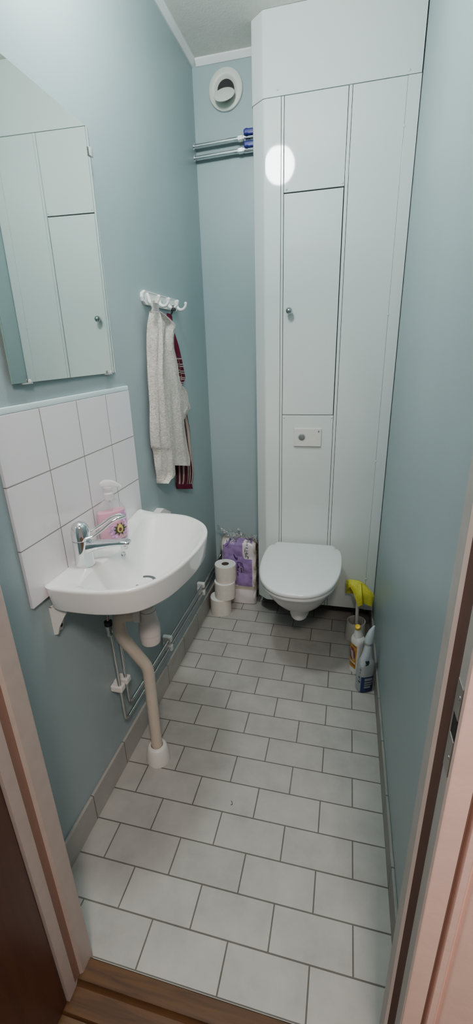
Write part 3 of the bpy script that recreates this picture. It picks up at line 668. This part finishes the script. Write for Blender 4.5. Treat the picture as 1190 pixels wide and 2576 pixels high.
# ------------------------------------------------------------------ hook rail and towels
hk = root('hook_rail', (0, 1.70, 1.57), 'white metal hook rail with four double hooks on the left wall', 'hook rail')
pl = [(1.5270, 1.5720), (1.5300, 1.5850), (1.5400, 1.5890), (1.5500, 1.5945), (1.5560, 1.5935), (1.8400, 1.5910), (1.8460, 1.5910), (1.8540, 1.5860), (1.8620, 1.5830), (1.8650, 1.5710), (1.8620, 1.5580), (1.8540, 1.5530), (1.8440, 1.5465), (1.8380, 1.5460), (1.5580, 1.5480), (1.5510, 1.5480), (1.5420, 1.5540), (1.5310, 1.5590)]
g = G(); n = len(pl); cy_, cz_ = 1.696, 1.570
def plr(s, x): return [(x, cy_+(y-cy_)*(1-(1-s)*.25), cz_+(z-cz_)*s) for y, z in pl]
loft(g, [plr(1, .0003), plr(1, .007), plr(.96, .0095), plr(.86, .0095), plr(.82, .0080)])
obj('back_plate', g, M['white_trim'], hk, smooth=False)
HY = (1.566, 1.657, 1.746, 1.838)
for y in HY:
    g = G(); tube(g, [(.0085, y, 1.586), (.013, y, 1.574), (.016, y, 1.560), (.026, y, 1.551), (.040, y, 1.553), (.050, y, 1.563), (.052, y, 1.571)], [.0048, .0055, .006, .006, .0052, .0048, .0046], 12, smooth=4)
    lathe(g, [(.0012, -.0064), (.0048, -.0045), (.0064, 0), (.0048, .0045), (.0012, .0064)], (.052, y, 1.573), 'z', 14)
    obj('hook', g, M['white_trim'], hk)
for y in (1.543, 1.700, 1.855): obj('screw', lathe(G(), [(.0036, 0), (.0036, .001), (.001, .0018)], (.0080, y, 1.570), 'x', 12), M['steel'], hk)

TA = [(1.5570,1.5288,1.5580,1.5273),(1.5560,1.5220,1.5640,1.5212),(1.5483,1.5070,1.5640,1.5068),(1.5355,1.4852,1.5590,1.4852),(1.5193,1.4381,1.5563,1.4378),(1.5088,1.3788,1.5508,1.3773),(1.4923,1.2978,1.5403,1.2941),(1.4809,1.2091,1.5522,1.2002),(1.4714,1.1417,1.5658,1.1263),(1.4690,1.0693,1.5735,1.0478),(1.4786,1.0491,1.5787,1.0276),(1.4832,1.0159,1.5871,.9916),(1.4799,.9819,1.5921,.9533),(1.4824,.9505,1.5823,.9234),(1.4870,.9325,1.5300,.9236),(1.4900,.9180,1.4850,.9200)]
TB = [(1.5320,1.5242,1.5650,1.5271),(1.5313,1.5179,1.5900,1.5230),(1.5251,1.5039,1.6428,1.5109),(1.5202,1.4829,1.6997,1.4909),(1.5162,1.4656,1.6930,1.4717),(1.5121,1.4368,1.6823,1.4395),(1.5096,1.4038,1.6840,1.4029),(1.5063,1.3783,1.6941,1.3743),(1.4998,1.3388,1.7031,1.3293),(1.4983,1.2977,1.7094,1.2823),(1.5037,1.2455,1.7249,1.2222),(1.5104,1.2024,1.7270,1.1737),(1.5229,1.1572,1.7349,1.1234),(1.5301,1.1115,1.7358,1.0729),(1.5399,1.0478,1.7478,1.0008),(1.5427,1.0049,1.7634,.9493),(1.5370,.9789,1.7598,.9191)]
TC = [(1.7060,1.3047,1.7485,1.3032),(1.7119,1.2692,1.7690,1.2663),(1.7112,1.2337,1.8296,1.2243),(1.7105,1.1976,1.8489,1.1841),(1.7059,1.1763,1.8585,1.1597),(1.7034,1.1644,1.8482,1.1480),(1.6994,1.1453,1.8036,1.1334),(1.7097,1.1277,1.7758,1.1208)]
TS = [(1.7410,1.5333,1.7473,1.5287),(1.7403,1.5191,1.7560,1.5176),(1.7354,1.4945,1.7576,1.4938),(1.7222,1.4635,1.7673,1.4634),(1.7125,1.4194,1.7926,1.4187),(1.7120,1.3882,1.8059,1.3863),(1.7105,1.3521,1.8275,1.3480),(1.7120,1.3292,1.8440,1.3133),(1.7180,1.2965,1.8550,1.2820),(1.7237,1.2690,1.8232,1.2621),(1.7259,1.2333,1.8180,1.2253),(1.7298,1.1733,1.8300,1.1607),(1.7262,1.1244,1.8450,1.1065),(1.7226,1.0747,1.8588,1.0507),(1.7189,1.0242,1.8632,.9951),(1.7151,.9730,1.8736,.9367),(1.7099,.9213,1.8903,.8750),(1.7040,.8690,1.8695,.8221),(1.7004,.8523,1.8492,.8090),(1.7062,.8272,1.8556,.7819)]
def sheet(g, rows, xL, xR, bulge, folds, nu=22, nv=4, thick=.006, wob=.002, mi=0, pow_=.6):
    """hanging cloth: rows of (left y,z, right y,z), pushed off the wall by bulge and folds; two skins joined at the rim"""
    R = catmull([(a, b, c) for a, b, c, d in rows], nv); R2 = catmull([(d, 0, 0) for a, b, c, d in rows], nv)
    nr = len(R); fr_, bk = [], []
    for i in range(nr):
        v = i/(nr-1); yl, zl, yr = R[i]; zr = R2[i].x
        k = min(1, v*5+.05)
        for j in range(nu+1):
            u = j/nu
            x = xL+(xR-xL)*u+k*bulge*(math.sin(PI*u)**pow_)+k*sum(am*math.sin(fq*PI*u+ph+dr_*v) for am, fq, ph, dr_ in folds)*math.sin(PI*u)**.5
            x += wob*math.sin(23*u+17*v)*k
            y = yl+(yr-yl)*u+.0015*math.sin(31*v); z = zl+(zr-zl)*u
            fr_.append((max(.009, x), y, z)); bk.append((max(.003, x-thick), y, z))
    o = len(g.v); n = nu+1
    F = []
    for i in range(nr-1):
        for j in range(nu):
            a = i*n+j; F.append((a, a+1, a+n+1, a+n)); b = a+nr*n; F.append((b, b+n, b+n+1, b+1))
    N = nr*n
    for i in range(nr-1):
        F.append((i*n, (i+1)*n, (i+1)*n+N, i*n+N)); e = i*n+nu; F.append((e, e+N, e+n+N, e+n))
    for j in range(nu):
        F.append((j, j+N, j+1+N, j+1)); e = (nr-1)*n+j; F.append((e, e+1, e+1+N, e+N))
    g.add(fr_+bk, F, mi)
    for q in range(2):
        for i in range(nr):
            for j in range(n): g.uv[o+q*N+i*n+j] = (j/nu, 1-i/(nr-1))
    return g
tg = root('hand_towel', (.04, 1.6, .92), 'pale grey terry towel hanging on the nearest hook of the rail', 'towel')
g = G(); sheet(g, TB, .036, .052, .012, [(.007, 3.1, .3, 1.5), (.004, 6, 0, 2)], thick=.010)
sheet(g, TA, .026, .052, .014, [(.005, 3, .8, 1.2)], nu=16, thick=.012)
sheet(g, TC, .030, .036, .004, [(.003, 3, 0, 2)], nu=12, thick=.007)
obj('terry_cloth', g, M['towel_grey'], tg, angle=70)
# hem seam lines and the loop over the hook
g = G(); tube(g, [(.030, 1.550, 1.524), (.044, 1.548, 1.545), (.046, 1.560, 1.557), (.028, 1.566, 1.560), (.026, 1.565, 1.545), (.030, 1.572, 1.524)], .006, 10, smooth=3)
obj('hanging_loop', g, M['towel_grey'], tg)
lb = obj('care_label', rbox(G(), .0560, .0570, 1.497, 1.547, 1.5200, 1.5510, .0003), mat('white_tag', (.60, .57, .54), .9), tg, label='small white care label')
g = G()
for k in range(6):
    for q in range(5): rbox(g, .0570, .0573, 1.501+q*.0090, 1.501+q*.0090+.0045+.0030*((q*7+k*3) % 3)/2, 1.5245+k*.0043, 1.5263+k*.0043, 0)
obj('label_print', g, M['dkgrey'], lb)
ts = root('striped_towel', (.03, 1.78, .78), 'burgundy and beige striped towel hanging behind the grey towel', 'towel')
g = G(); sheet(g, TS, .012, .022, .007, [(.005, 4.2, .5, 2.5), (.003, 8, 1, 3)], thick=.007, nu=28)
obj('striped_cloth', g, M['stripes'], ts, angle=70)
g = G(); tube(g, [(.024, 1.744, 1.529), (.034, 1.742, 1.548), (.034, 1.746, 1.557), (.026, 1.750, 1.553), (.024, 1.751, 1.540)], .0035, 8, smooth=3); rbox(g, .028, .042, 1.736, 1.756, 1.540, 1.553, .004)
obj('hanging_loop', g, M['rubber'], ts, label='black hanging loop')

# ------------------------------------------------------------------ toilet paper
def roll(x, y, z, lab, h=.097, r=.0575, fray=0.):
    o = root('toilet_roll', (x, y, z), lab, 'toilet roll', 'stacked loose toilet rolls')
    g = G(); n = 48; rings = []
    for s, zz in ((.985, 0), (1, .003), (1.004, .05), (1, h-.003), (.985, h)):
        rings.append([(x+r*s*(1+.012*math.sin(2*a+1)+fray*max(0, math.cos(a-2.6))**8)*math.cos(a), y+r*s*(1+.012*math.sin(2*a+1)+fray*max(0, math.cos(a-2.6))**8)*math.sin(a), z+zz) for a in [2*PI*k/n for k in range(n)]])
    # hollow: outer wall, top ring, inner core wall
    inner = [[(x+.0205*math.cos(a), y+.0205*math.sin(a), z+zz) for a in [2*PI*k/n for k in range(n)]] for zz in (h, 0)]
    loft(g, rings+inner+[rings[0]], True, False, False)
    nf = n*(len(rings)-1)
    g.m = [0]*nf+[1]*n+[2]*n+[0]*n
    obj('paper', g, [M['paper'], M['paper_end'], M['core']], o)
    g = G(); loft(g, [[(x+rr*math.cos(a), y+rr*math.sin(a), z+zz) for a in [2*PI*k/32 for k in range(32)]] for rr, zz in ((.0203, .001), (.0203, h-.001), (.0188, h-.001), (.0188, .001), (.0203, .001))], True, False, False)
    obj('core_tube', g, M['core'], o, label='brown cardboard core'); return o
roll(.081, 2.030, 0, 'white toilet roll standing on the floor, lowest of the stack', fray=.12)
roll(.106, 2.040, .0972, 'white toilet roll in the middle of the stack', fray=.04)
roll(.108, 2.056, .1944, 'white toilet roll on top of the stack, hole visible', fray=.06)

pk = root('toilet_paper_pack', (.165, 2.18, 0), 'torn purple-printed plastic pack of toilet rolls in the back corner', 'toilet paper pack')
px0, px1, pyf, pyb, pzt = .066, .262, 2.124, 2.214, .408
def pfy(x, z):
    u = (x-px0)/(px1-px0)
    e = max(0, abs(u-.5)*2-.80)/.20
    return pyf+.018*e*e+.006*(1-abs(math.sin(PI*z/.1015)))+.0016*math.sin(61*x+30*z)*math.sin(45*z+2)
NX, NZ = 44, 84
g = G(); vs = []
for i in range(NZ+1):
    z = .004+(pzt-.004)*i/NZ
    for j in range(NX+1):
        x = px0+(px1-px0)*j/NX
        top = max(0, (z-.372)/.036)
        lx = .010*max(0, 1-j/6)*(1 if z < .13 else 1-top)
        vs.append((x+.014*max(0, 1-j/8)*top*1., pfy(x, z)+.030*top*top, z-(.010*top*(abs(j/NX-.5)*2)**3)))
fs, mi = [], []
def inr(x, z, cx, cz, hx, hz, p=4): return abs((x-cx)/hx)**p+abs((z-cz)/hz)**p < 1
for i in range(NZ):
    for j in range(NX):
        x = px0+(px1-px0)*(j+.5)/NX; z = pzt*(i+.5)/NZ
        k = 2
        if z > .128-.012*math.sin((x-px0)*9) and x > .075 and x < .243: k = 0
        if (z > .116 or z < .094) and k == 2: k = 1
        if inr(x, z, .213, .347, .0215, .056): k = 1
        if x > .213 and z > .290 and z < .385: k = 1
        if (x-px0)+(pzt-z) < .052 and z > .362: k = 1
        n = NX+1
        fs.append((i*n+j, i*n+j+1, (i+1)*n+j+1, (i+1)*n+j)); mi.append(k)
g.add(vs, fs); g.m = mi
wr = obj('printed_wrapper', g, [M['purple'], M['film_white'], M['film_beige']], pk, angle=80, label='purple printed front of the pack')
# rolls inside, ends showing on the side
for k in range(4):
    zc = .0515+k*.1005
    g = G(); lathe(g, [(.0205, 0), (.048, 0), (.0495, .002), (.0495, .188), (.048, .190), (.0205, .190)], (px0+.004, 2.175, zc), 'x', 36, cap0=False, cap1=False)
    r_ = obj('packed_roll', g, M['film_beige'] if k else M['paper'], pk)
    obj('core_hole', lathe(G(), [(.0215, 0), (.0215, .192), (.0003, .192)], (px0+.004, 2.175, zc), 'x', 28), M['core'], r_, label='dark roll core')
# printed marks on the purple front
def pm_(g, segs, wdt, off=.0012):
    for s in segs:
        for (xa, za), (xb, zb) in zip(s[:-1], s[1:]):
            d = Vector((xb-xa, zb-za)); L = d.length or 1e-6; nn = Vector((-d.y, d.x))/L*wdt/2
            q = [(xa+nn.x, za+nn.y), (xa-nn.x, za-nn.y), (xb-nn.x, zb-nn.y), (xb+nn.x, zb+nn.y)]
            g.add([(a_, pfy(a_, b_)-off+.030*max(0, (b_-.372)/.036)**2, b_) for a_, b_ in q], [(0, 1, 2, 3)])
    return g
script = [[(.137, .318), (.146, .302), (.157, .286)], [(.139, .306), (.150, .290)], [(.157, .300), (.160, .291), (.156, .284), (.151, .290), (.157, .300)], [(.158, .268), (.170, .272), (.178, .268), (.180, .250)], [(.160, .262), (.163, .244), (.160, .232)], [(.184, .270), (.190, .250), (.194, .234)], [(.168, .246), (.166, .236)], [(.158, .226), (.162, .214)], [(.158, .205), (.161, .185)], [(.190, .228), (.196, .222)], [(.192, .208), (.196, .204)]]
obj('script_print', pm_(G(), script, .0048), M['ink'], wr, label='dark script lettering down the pack')
obj('glyph_print', pm_(G(), [[(.181, .236), (.181, .206)], [(.176, .234), (.186, .234)], [(.177, .206), (.186, .208)]], .0052, .0016), M['ink'], wr)
obj('pale_patch', pm_(G(), [[(.170, .236), (.190, .236)], [(.170, .226), (.188, .226)], [(.171, .216), (.178, .216)]], .0045, .0010), M['lilac'], wr)
bars = [[(.203, .352), (.203, .336)], [(.204, .344), (.222, .346)], [(.214, .339), (.214, .330)], [(.203, .330), (.222, .330)], [(.203, .324), (.222, .324)], [(.209, .322), (.209, .308)], [(.203, .311), (.222, .311)], [(.204, .305), (.209, .300)], [(.216, .304), (.222, .304)], [(.216, .298), (.222, .298)], [(.210, .394), (.222, .394)], [(.211, .386), (.222, .386)], [(.212, .379), (.222, .379)], [(.209, .368), (.216, .360), (.222, .366)], [(.205, .360), (.208, .352)], [(.2225, .400), (.2225, .296)]]
obj('panel_print', pm_(G(), bars, .0030), M['ink'], wr, label='dark lettering on the white panel')
obj('corner_line', pm_(G(), [[(.117, .405), (.114, .388), (.106, .374), (.094, .363), (.070, .354)], [(.098, .398), (.099, .388)], [(.101, .383), (.102, .379)]], .0036), M['ink'], wr)
obj('badge_print', pm_(G(), [[(.125, .398), (.143, .396), (.142, .380), (.124, .382), (.125, .398)], [(.139, .392), (.131, .392), (.129, .387), (.138, .386), (.138, .389), (.133, .389)]], .0026), M['lilac'], wr)
# crumpled clear film above the torn top and down the open side
g = G(); nx, nz = 26, 12; vs = []
for i in range(nz+1):
    for j in range(nx+1):
        u, v = j/nx, i/nz
        hgt = .055+.055*math.exp(-((u-.10)/.13)**2)+.018*math.exp(-((u-.45)/.08)**2)+.012*math.exp(-((u-.9)/.06)**2)
        j1, j2, j3 = rng.uniform(-1, 1, 3)
        vs.append((px0-.030*math.exp(-((u-.05)/.12)**2)*v+(px1-px0+.008)*u+.006*j1, pyf+.050+.028*math.sin(u*9+v*4)+.013*j2-.02*v, pzt-.030+hgt*v+.006*j3*v+.006*math.sin(u*31)*v))
g.add(vs, [(i*(nx+1)+j, i*(nx+1)+j+1, (i+1)*(nx+1)+j+1, (i+1)*(nx+1)+j) for i in range(nz) for j in range(nx)])
obj('torn_film', g, M['film'], pk, smooth=False, label='crumpled clear plastic film')
g = G(); nx, nz = 8, 26; vs = []
for i in range(nz+1):
    for j in range(nx+1):
        u, v = j/nx, i/nz; j1, j2, j3 = rng.uniform(-1, 1, 3)
        vs.append((px1+.009+.004*j1, pyf+.022+.075*u+.003*j2, .012+.385*v+.004*j3))
g.add(vs, [(i*(nx+1)+j, i*(nx+1)+j+1, (i+1)*(nx+1)+j+1, (i+1)*(nx+1)+j) for i in range(nz) for j in range(nx)])
obj('side_film', g, M['film'], pk, smooth=False)

# ------------------------------------------------------------------ brush, cloth, bottles
bx_, by_ = .8165, 1.935
th = root('toilet_brush', (bx_, by_, 0), 'pale grey toilet brush standing in its round holder beside the right wall', 'toilet brush')
obj('holder', lathe(G(), [(.050, 0), (.0525, .003), (.0515, .030), (.0475, .075), (.0455, .098), (.0440, .1005), (.0415, .099), (.0425, .070), (.046, .012)], (bx_, by_, 0), 'z', 44, cap1=False), M['brush_white'], th, label='pale grey tapered holder')
obj('inside', lathe(G(), [(.0458, .012), (.0003, .012)], (bx_, by_, 0), 'z', 36, cap0=False), M['black'], th, label='dark inside of the holder')
obj('handle', tube(G(), [(bx_+.001, by_-.004, .030), (bx_+.001, by_-.002, .10), (bx_-.001, by_+.010, .20), (bx_-.001, by_+.019, .300)], [.0085, .0085, .0080, .0075], 18, smooth=3), M['brush_white'], th)
obj('collar', lathe(G(), [(.009, .055), (.022, .060), (.024, .066), (.012, .074), (.009, .076)], (bx_, by_-.004, 0), 'z', 28), M['plastic'], th)
yc_ = root('cleaning_cloth', (bx_, by_, .31), 'yellow sponge cloth draped over the toilet brush handle', 'cloth')
cols = [[(.7532, 1.975, .2976), (.7542, 1.972, .2661), (.7594, 1.970, .2328)], [(.7685, 1.962, .3084), (.7633, 1.945, .2940), (.7629, 1.940, .2734)], [(.7829, 1.957, .3127), (.7771, 1.935, .3068), (.7749, 1.928, .2913)], [(.7973, 1.954, .3139), (.7918, 1.924, .3006), (.7884, 1.918, .2748)],
        [(.8057, 1.953, .3134), (.8048, 1.914, .2824), (.8039, 1.910, .2335)], [(.8148, 1.953, .3115), (.8165, 1.910, .2663), (.8168, 1.906, .1967)], [(.8241, 1.953, .3085), (.8301, 1.912, .2695), (.8362, 1.910, .2087)], [(.8282, 1.955, .3050), (.8379, 1.934, .2573), (.8460, 1.938, .2022)],
        [(.8393, 1.957, .2977), (.8558, 1.932, .2577), (.8655, 1.932, .1961)], [(.8498, 1.960, .2869), (.8752, 1.936, .2547), (.8838, 1.936, .1883)], [(.8565, 1.963, .2791), (.8900, 1.948, .2496), (.8890, 1.946, .2046)]]
cc = [catmull(c, 6) for c in cols]; grid = [[cc[j][i].lerp(cc[j+1][i], k/3) for j in range(len(cc)-1) for k in range(3)]+[cc[-1][i]] for i in range(len(cc[0]))]
g = G()
def cloth(g, rows, flip=1):
    nr, n = len(rows), len(rows[0]); vs = [p for r in rows for p in r]+[p+Vector((0, .0028*flip, -.001)) for r in rows for p in r]; N = nr*n; F = []
    for i in range(nr-1):
        for j in range(n-1):
            a = i*n+j; F += [(a, a+1, a+n+1, a+n), (a+N, a+n+N, a+n+1+N, a+1+N)]
    for i in range(nr-1): F += [(i*n, (i+1)*n, (i+1)*n+N, i*n+N), (i*n+n-1, i*n+n-1+N, (i+1)*n+n-1+N, (i+1)*n+n-1)]
    for j in range(n-1): F += [(j, j+N, j+1+N, j+1), ((nr-1)*n+j, (nr-1)*n+j+1, (nr-1)*n+j+1+N, (nr-1)*n+j+N)]
    g.add(vs, F)
cloth(g, grid)
# the half hanging down behind the handle
rear = []
for t in np.linspace(0, 1, 8):
    rear.append([Vector((p.x+.004*t, p.y+.030*min(1, t*2.2)+.004*math.sin(k*.6)*t, p.z-(.088-.035*min(1, max(0, (p.x-.80)/.05)))*max(0, t-.18)/.82)) for k, p in enumerate(grid[0])])
cloth(g, rear, -1)
obj('cloth', g, M['yellow'], yc_, angle=50)

def rrect(cx, cy, hw, hd_, z, rot=0., n=32, p=3.2):
    r = []
    for k in range(n):
        a = 2*PI*k/n; ca, sa = math.cos(a), math.sin(a)
        x, y = hw*math.copysign(abs(ca)**(2/p), ca), hd_*math.copysign(abs(sa)**(2/p), sa)
        r.append((cx+x*math.cos(rot)-y*math.sin(rot), cy+x*math.sin(rot)+y*math.cos(rot), z))
    return r
# white cleaner with yellow cap
c1x, c1y, r1 = .8180, 1.690, .60
bt = root('cleaner_bottle', (c1x, c1y, 0), 'white cleaner bottle with a yellow cap and orange label', 'bottle')
g = G(); loft(g, [rrect(c1x, c1y, .026, .0275, 0, r1), rrect(c1x, c1y, .0265, .0295, .004, r1), rrect(c1x, c1y, .0270, .0300, .04, r1), rrect(c1x, c1y, .0263, .0295, .15, r1), rrect(c1x, c1y, .027, .0325, .166, r1), rrect(c1x, c1y, .021, .027, .183, r1), rrect(c1x-.001, c1y, .0155, .020, .193, r1, p=2.4), rrect(c1x-.002, c1y-.001, .0135, .0155, .200, r1, p=2)])
obj('body', g, M['bleach'], bt)
g = G(); loft(g, [rrect(c1x-.002, c1y-.002, .020, .0215, .184, r1, p=2.2), rrect(c1x-.002, c1y-.003, .0195, .0200, .199, r1, p=2.2), rrect(c1x-.004, c1y-.006, .0150, .0155, .218, r1, p=2), rrect(c1x-.0055, c1y-.010, .0120, .0125, .231, r1, p=2)])
nk = obj('neck', g, M['bleach'], bt, label='slanted white neck')
rotc = Matrix.Rotation(.55, 3, 'X') @ Matrix.Rotation(-.20, 3, 'Y')
g = G(); lathe(g, [(.0118, 0), (.0128, .003), (.0128, .015), (.0105, .0195), (.004, .021), (.0003, .0212)], (c1x-.0055, c1y-.0085, .230), 'z', 24, rot=rotc)
obj('cap', g, M['capyellow'], bt, label='yellow cap')
def strip(cx, cy, hw, hd_, rot, a0, a1, z0, z1, off, p=3.2, n=10):
    """piece of label hugging a rounded-rectangle bottle between two angles"""
    rows = []
    for z in (z0, z1):
        row = []
        for k in range(n+1):
            a = a0+(a1-a0)*k/n; ca, sa = math.cos(a), math.sin(a)
            x, y = (hw+off)*math.copysign(abs(ca)**(2/p), ca), (hd_+off)*math.copysign(abs(sa)**(2/p), sa)
            row.append((cx+x*math.cos(rot)-y*math.sin(rot), cy+x*math.sin(rot)+y*math.cos(rot), z))
        rows.append(row)
    return rows
def lab(g, spec, rects, off):
    for a0, a1, z0, z1 in rects: loft(g, strip(*spec, a0, a1, z0, z1, off), close=False)
    return g
spec1 = (c1x, c1y, .0270, .0300, r1)
l1 = obj('label', lab(G(), spec1, [(PI*.76, PI*1.235, .028, .150)], .0006), M['orange'], bt, label='orange label')
lp1 = []
for k in range(14):
    t = k/13; w_ = .16*math.sin(PI*t)
    lp1.append((PI*(1.0-w_), PI*(1.0+w_), .062+.070*t, .062+.070*(t+1/13)))
obj('label_oval', lab(G(), spec1, lp1, .0011), M['red'], l1, label='dark red oval on the label')
obj('label_script', lab(G(), spec1, [(PI*(.92+.012*k), PI*(.97+.012*k), .118-.006*k, .122-.006*k) for k in range(9)]+[(PI*(.98+.01*k), PI*(1.02+.01*k), .112-.006*k, .116-.006*k) for k in range(8)], .0016), M['film_white'], l1, label='slanted white lettering')
obj('label_foot', lab(G(), spec1, [(PI*.80, PI*1.20, .054, .060)], .0011), M['film_white'], l1)
for q in [(PI*.95, PI*1.20, .046, .049), (PI*.98, PI*1.20, .041, .044), (PI*1.0, PI*1.18, .144, .148)]: obj('fine_print_line', lab(G(), spec1, [q], .0011), M['red'], l1)

# pale grey cleaner with navy label
c2x, c2y, r2 = .8475, 1.578, .42
b2 = root('cleaner_bottle', (c2x, c2y, 0), 'pale grey cleaner bottle with a navy blue label, nearest on the floor', 'bottle')
sh = [(.027, .023, 0, 0), (.031, .027, .004, 0), (.0325, .0285, .05, 0), (.0335, .029, .10, .001), (.0340, .0285, .138, .002), (.0315, .027, .152, .003), (.0250, .0225, .164, .003), (.0200, .019, .185, .004), (.0165, .0165, .215, .005), (.0150, .0150, .232, .005)]
g = G(); loft(g, [rrect(c2x+d_, c2y, a_, b__, z, r2, p=3 if z < .15 else 2.3) for a_, b__, z, d_ in sh]); obj('body', g, M['bottle_grey'], b2)
# long angled neck shield in front
g = G(); loft(g, [rrect(c2x-.010, c2y-.024, .006, .006, .128, r2, p=2), rrect(c2x-.008, c2y-.020, .0155, .012, .138, r2, p=2.2), rrect(c2x-.005, c2y-.012, .0195, .0165, .162, r2, p=2.2), rrect(c2x+.003, c2y-.004, .0160, .0150, .205, r2, p=2.2), rrect(c2x+.005, c2y, .0152, .0150, .232, r2, p=2.2)])
obj('neck_shield', g, M['cap_grey'], b2, label='pale neck shield')
obj('neck_ring', (lambda g: (loft(g, [rrect(c2x+.005, c2y, .0165, .0165, .2315, r2, p=2), rrect(c2x+.005, c2y, .0165, .0165, .241, r2, p=2)]), g)[1])(G()), M['dullsteel'], b2, label='grey neck ring')
g = G(); loft(g, [rrect(c2x+.005, c2y, .0178, .0175, .2415, r2, p=2.2), rrect(c2x+.006, c2y, .0182, .0175, .255, r2, p=2.2), rrect(c2x+.009, c2y+.001, .0160, .0150, .275, r2, p=2.2), rrect(c2x+.0135, c2y+.002, .0110, .0110, .298, r2, p=2.2), rrect(c2x+.0190, c2y+.003, .0055, .0055, .315, r2, p=2), rrect(c2x+.0205, c2y+.003, .003, .003, .320, r2, p=2)])
obj('cap', g, M['cap_grey'], b2, label='pale pointed cap')
spec2 = (c2x, c2y, .0327, .0287, r2)
l2 = obj('label', lab(G(), spec2, [(PI*1.24, PI*1.95, .006, .084)], .0006), M['navy'], b2, label='navy blue label')
obj('label_text_block', lab(G(), spec2, [(PI*1.42, PI*1.68, .064, .077), (PI*1.42, PI*1.72, .051, .059), (PI*1.42, PI*1.66, .040, .047), (PI*1.42, PI*1.58, .026, .036)], .0011), M['label_grey'], l2, label='grey text lines')
l3 = obj('side_label', lab(G(), spec2, [(PI*.92, PI*1.235, .006, .092)], .0006), M['label_grey'], b2, label='grey side label')
obj('side_print', lab(G(), spec2, [(PI*1.06, PI*1.16, .074, .082), (PI*1.14, PI*1.18, .066, .072), (PI*1.06, PI*1.20, .052, .060)], .0011), M['dkgreen'], l3)
obj('side_symbols', lab(G(), spec2, [(PI*1.12, PI*1.20, .114, .116), (PI*1.12, PI*1.14, .116, .123), (PI*1.18, PI*1.20, .116, .123), (PI*1.12, PI*1.20, .123, .125), (PI*1.14, PI*1.18, .101, .107)], .0014), M['navy'], b2, label='small navy symbols')
g = G()
for k, (du, dz, rr) in enumerate(((0, 0, .0048), (.004, .006, .0035), (-.004, .007, .003), (.003, -.006, .0038), (-.002, -.008, .003), (.006, .001, .003))):
    c_ = Vector((c2x+.003+du*1.1, c2y-.0335+du*.45, .160+dz*1.2))
    rr *= 1.3
    pts = [c_+Vector((rr*math.cos(a), .4*rr*math.cos(a), rr*math.sin(a)))-Vector((0, .0005*k, 0)) for a in [2*PI*q/10 for q in range(10)]]
    g.add(pts+[c_], [(q, (q+1) % 10, 10) for q in range(10)])
obj('emblem', g, M['dkgreen'], b2, label='dark green plant emblem')

# a bit of lint on the floor
g = G(); tube(g, [(.4120, .9640, .0012), (.4165, .9600, .0018), (.4180, .9540, .0012), (.4130, .9515, .0011)], .0009, 6, smooth=4)
obj('lint', g, M['black'], None, 'tiny curl of dark lint lying on a floor tile', 'lint', origin=(.415, .957, .0))

# ------------------------------------------------------------------ light, world, camera
def area(name, loc, rot, size, power, col):
    l = bpy.data.lights.new(name, 'AREA'); l.energy = power; l.color = col; l.shape = 'RECTANGLE'; l.size, l.size_y = size
    o = bpy.data.objects.new(name, l); COL.objects.link(o); o.location = loc; o.rotation_euler = rot; return o
area('hall_light', (.95, -.48, 2.42), (math.radians(18), 0, 0), (.35, .35), 18.0, (1, .84, .76))
w = bpy.data.worlds.new('World'); bpy.context.scene.world = w; w.use_nodes = True
bg = w.node_tree.nodes['Background']; bg.inputs['Color'].default_value = (.80, .72, .68, 1); bg.inputs['Strength'].default_value = .16

cam = bpy.data.cameras.new('camera'); co = bpy.data.objects.new('camera', cam); COL.objects.link(co)
Rm = np.array([[0.970988594948313, -0.23241258594651823, -0.05626311735011885], [0.23729761430197677, 0.907475256575823, 0.3466677097008526], [-0.02951255202267729, -0.34996149587675585, 0.9362990765117799]])
mw = Matrix.Identity(4)
for i in range(3):
    mw[i][0] = Rm[i, 0]; mw[i][1] = Rm[i, 2]; mw[i][2] = -Rm[i, 1]
mw[0][3], mw[1][3], mw[2][3] = .70782, 0.0, 1.39241
co.matrix_world = mw
cam.sensor_fit = 'VERTICAL'; cam.sensor_height = 36; cam.lens = 36*1092.785/2576; cam.clip_start = .01
sc = bpy.context.scene; sc.camera = co
sc.view_settings.view_transform = 'AgX'; sc.view_settings.look = 'None'; sc.view_settings.exposure = 1.05; sc.view_settings.gamma = 1
sc.cycles.max_bounces = 12; sc.cycles.transparent_max_bounces = 16; sc.cycles.caustics_reflective = False; sc.cycles.caustics_refractive = False
sc.cycles.sample_clamp_indirect = 4; sc.cycles.use_denoising = True
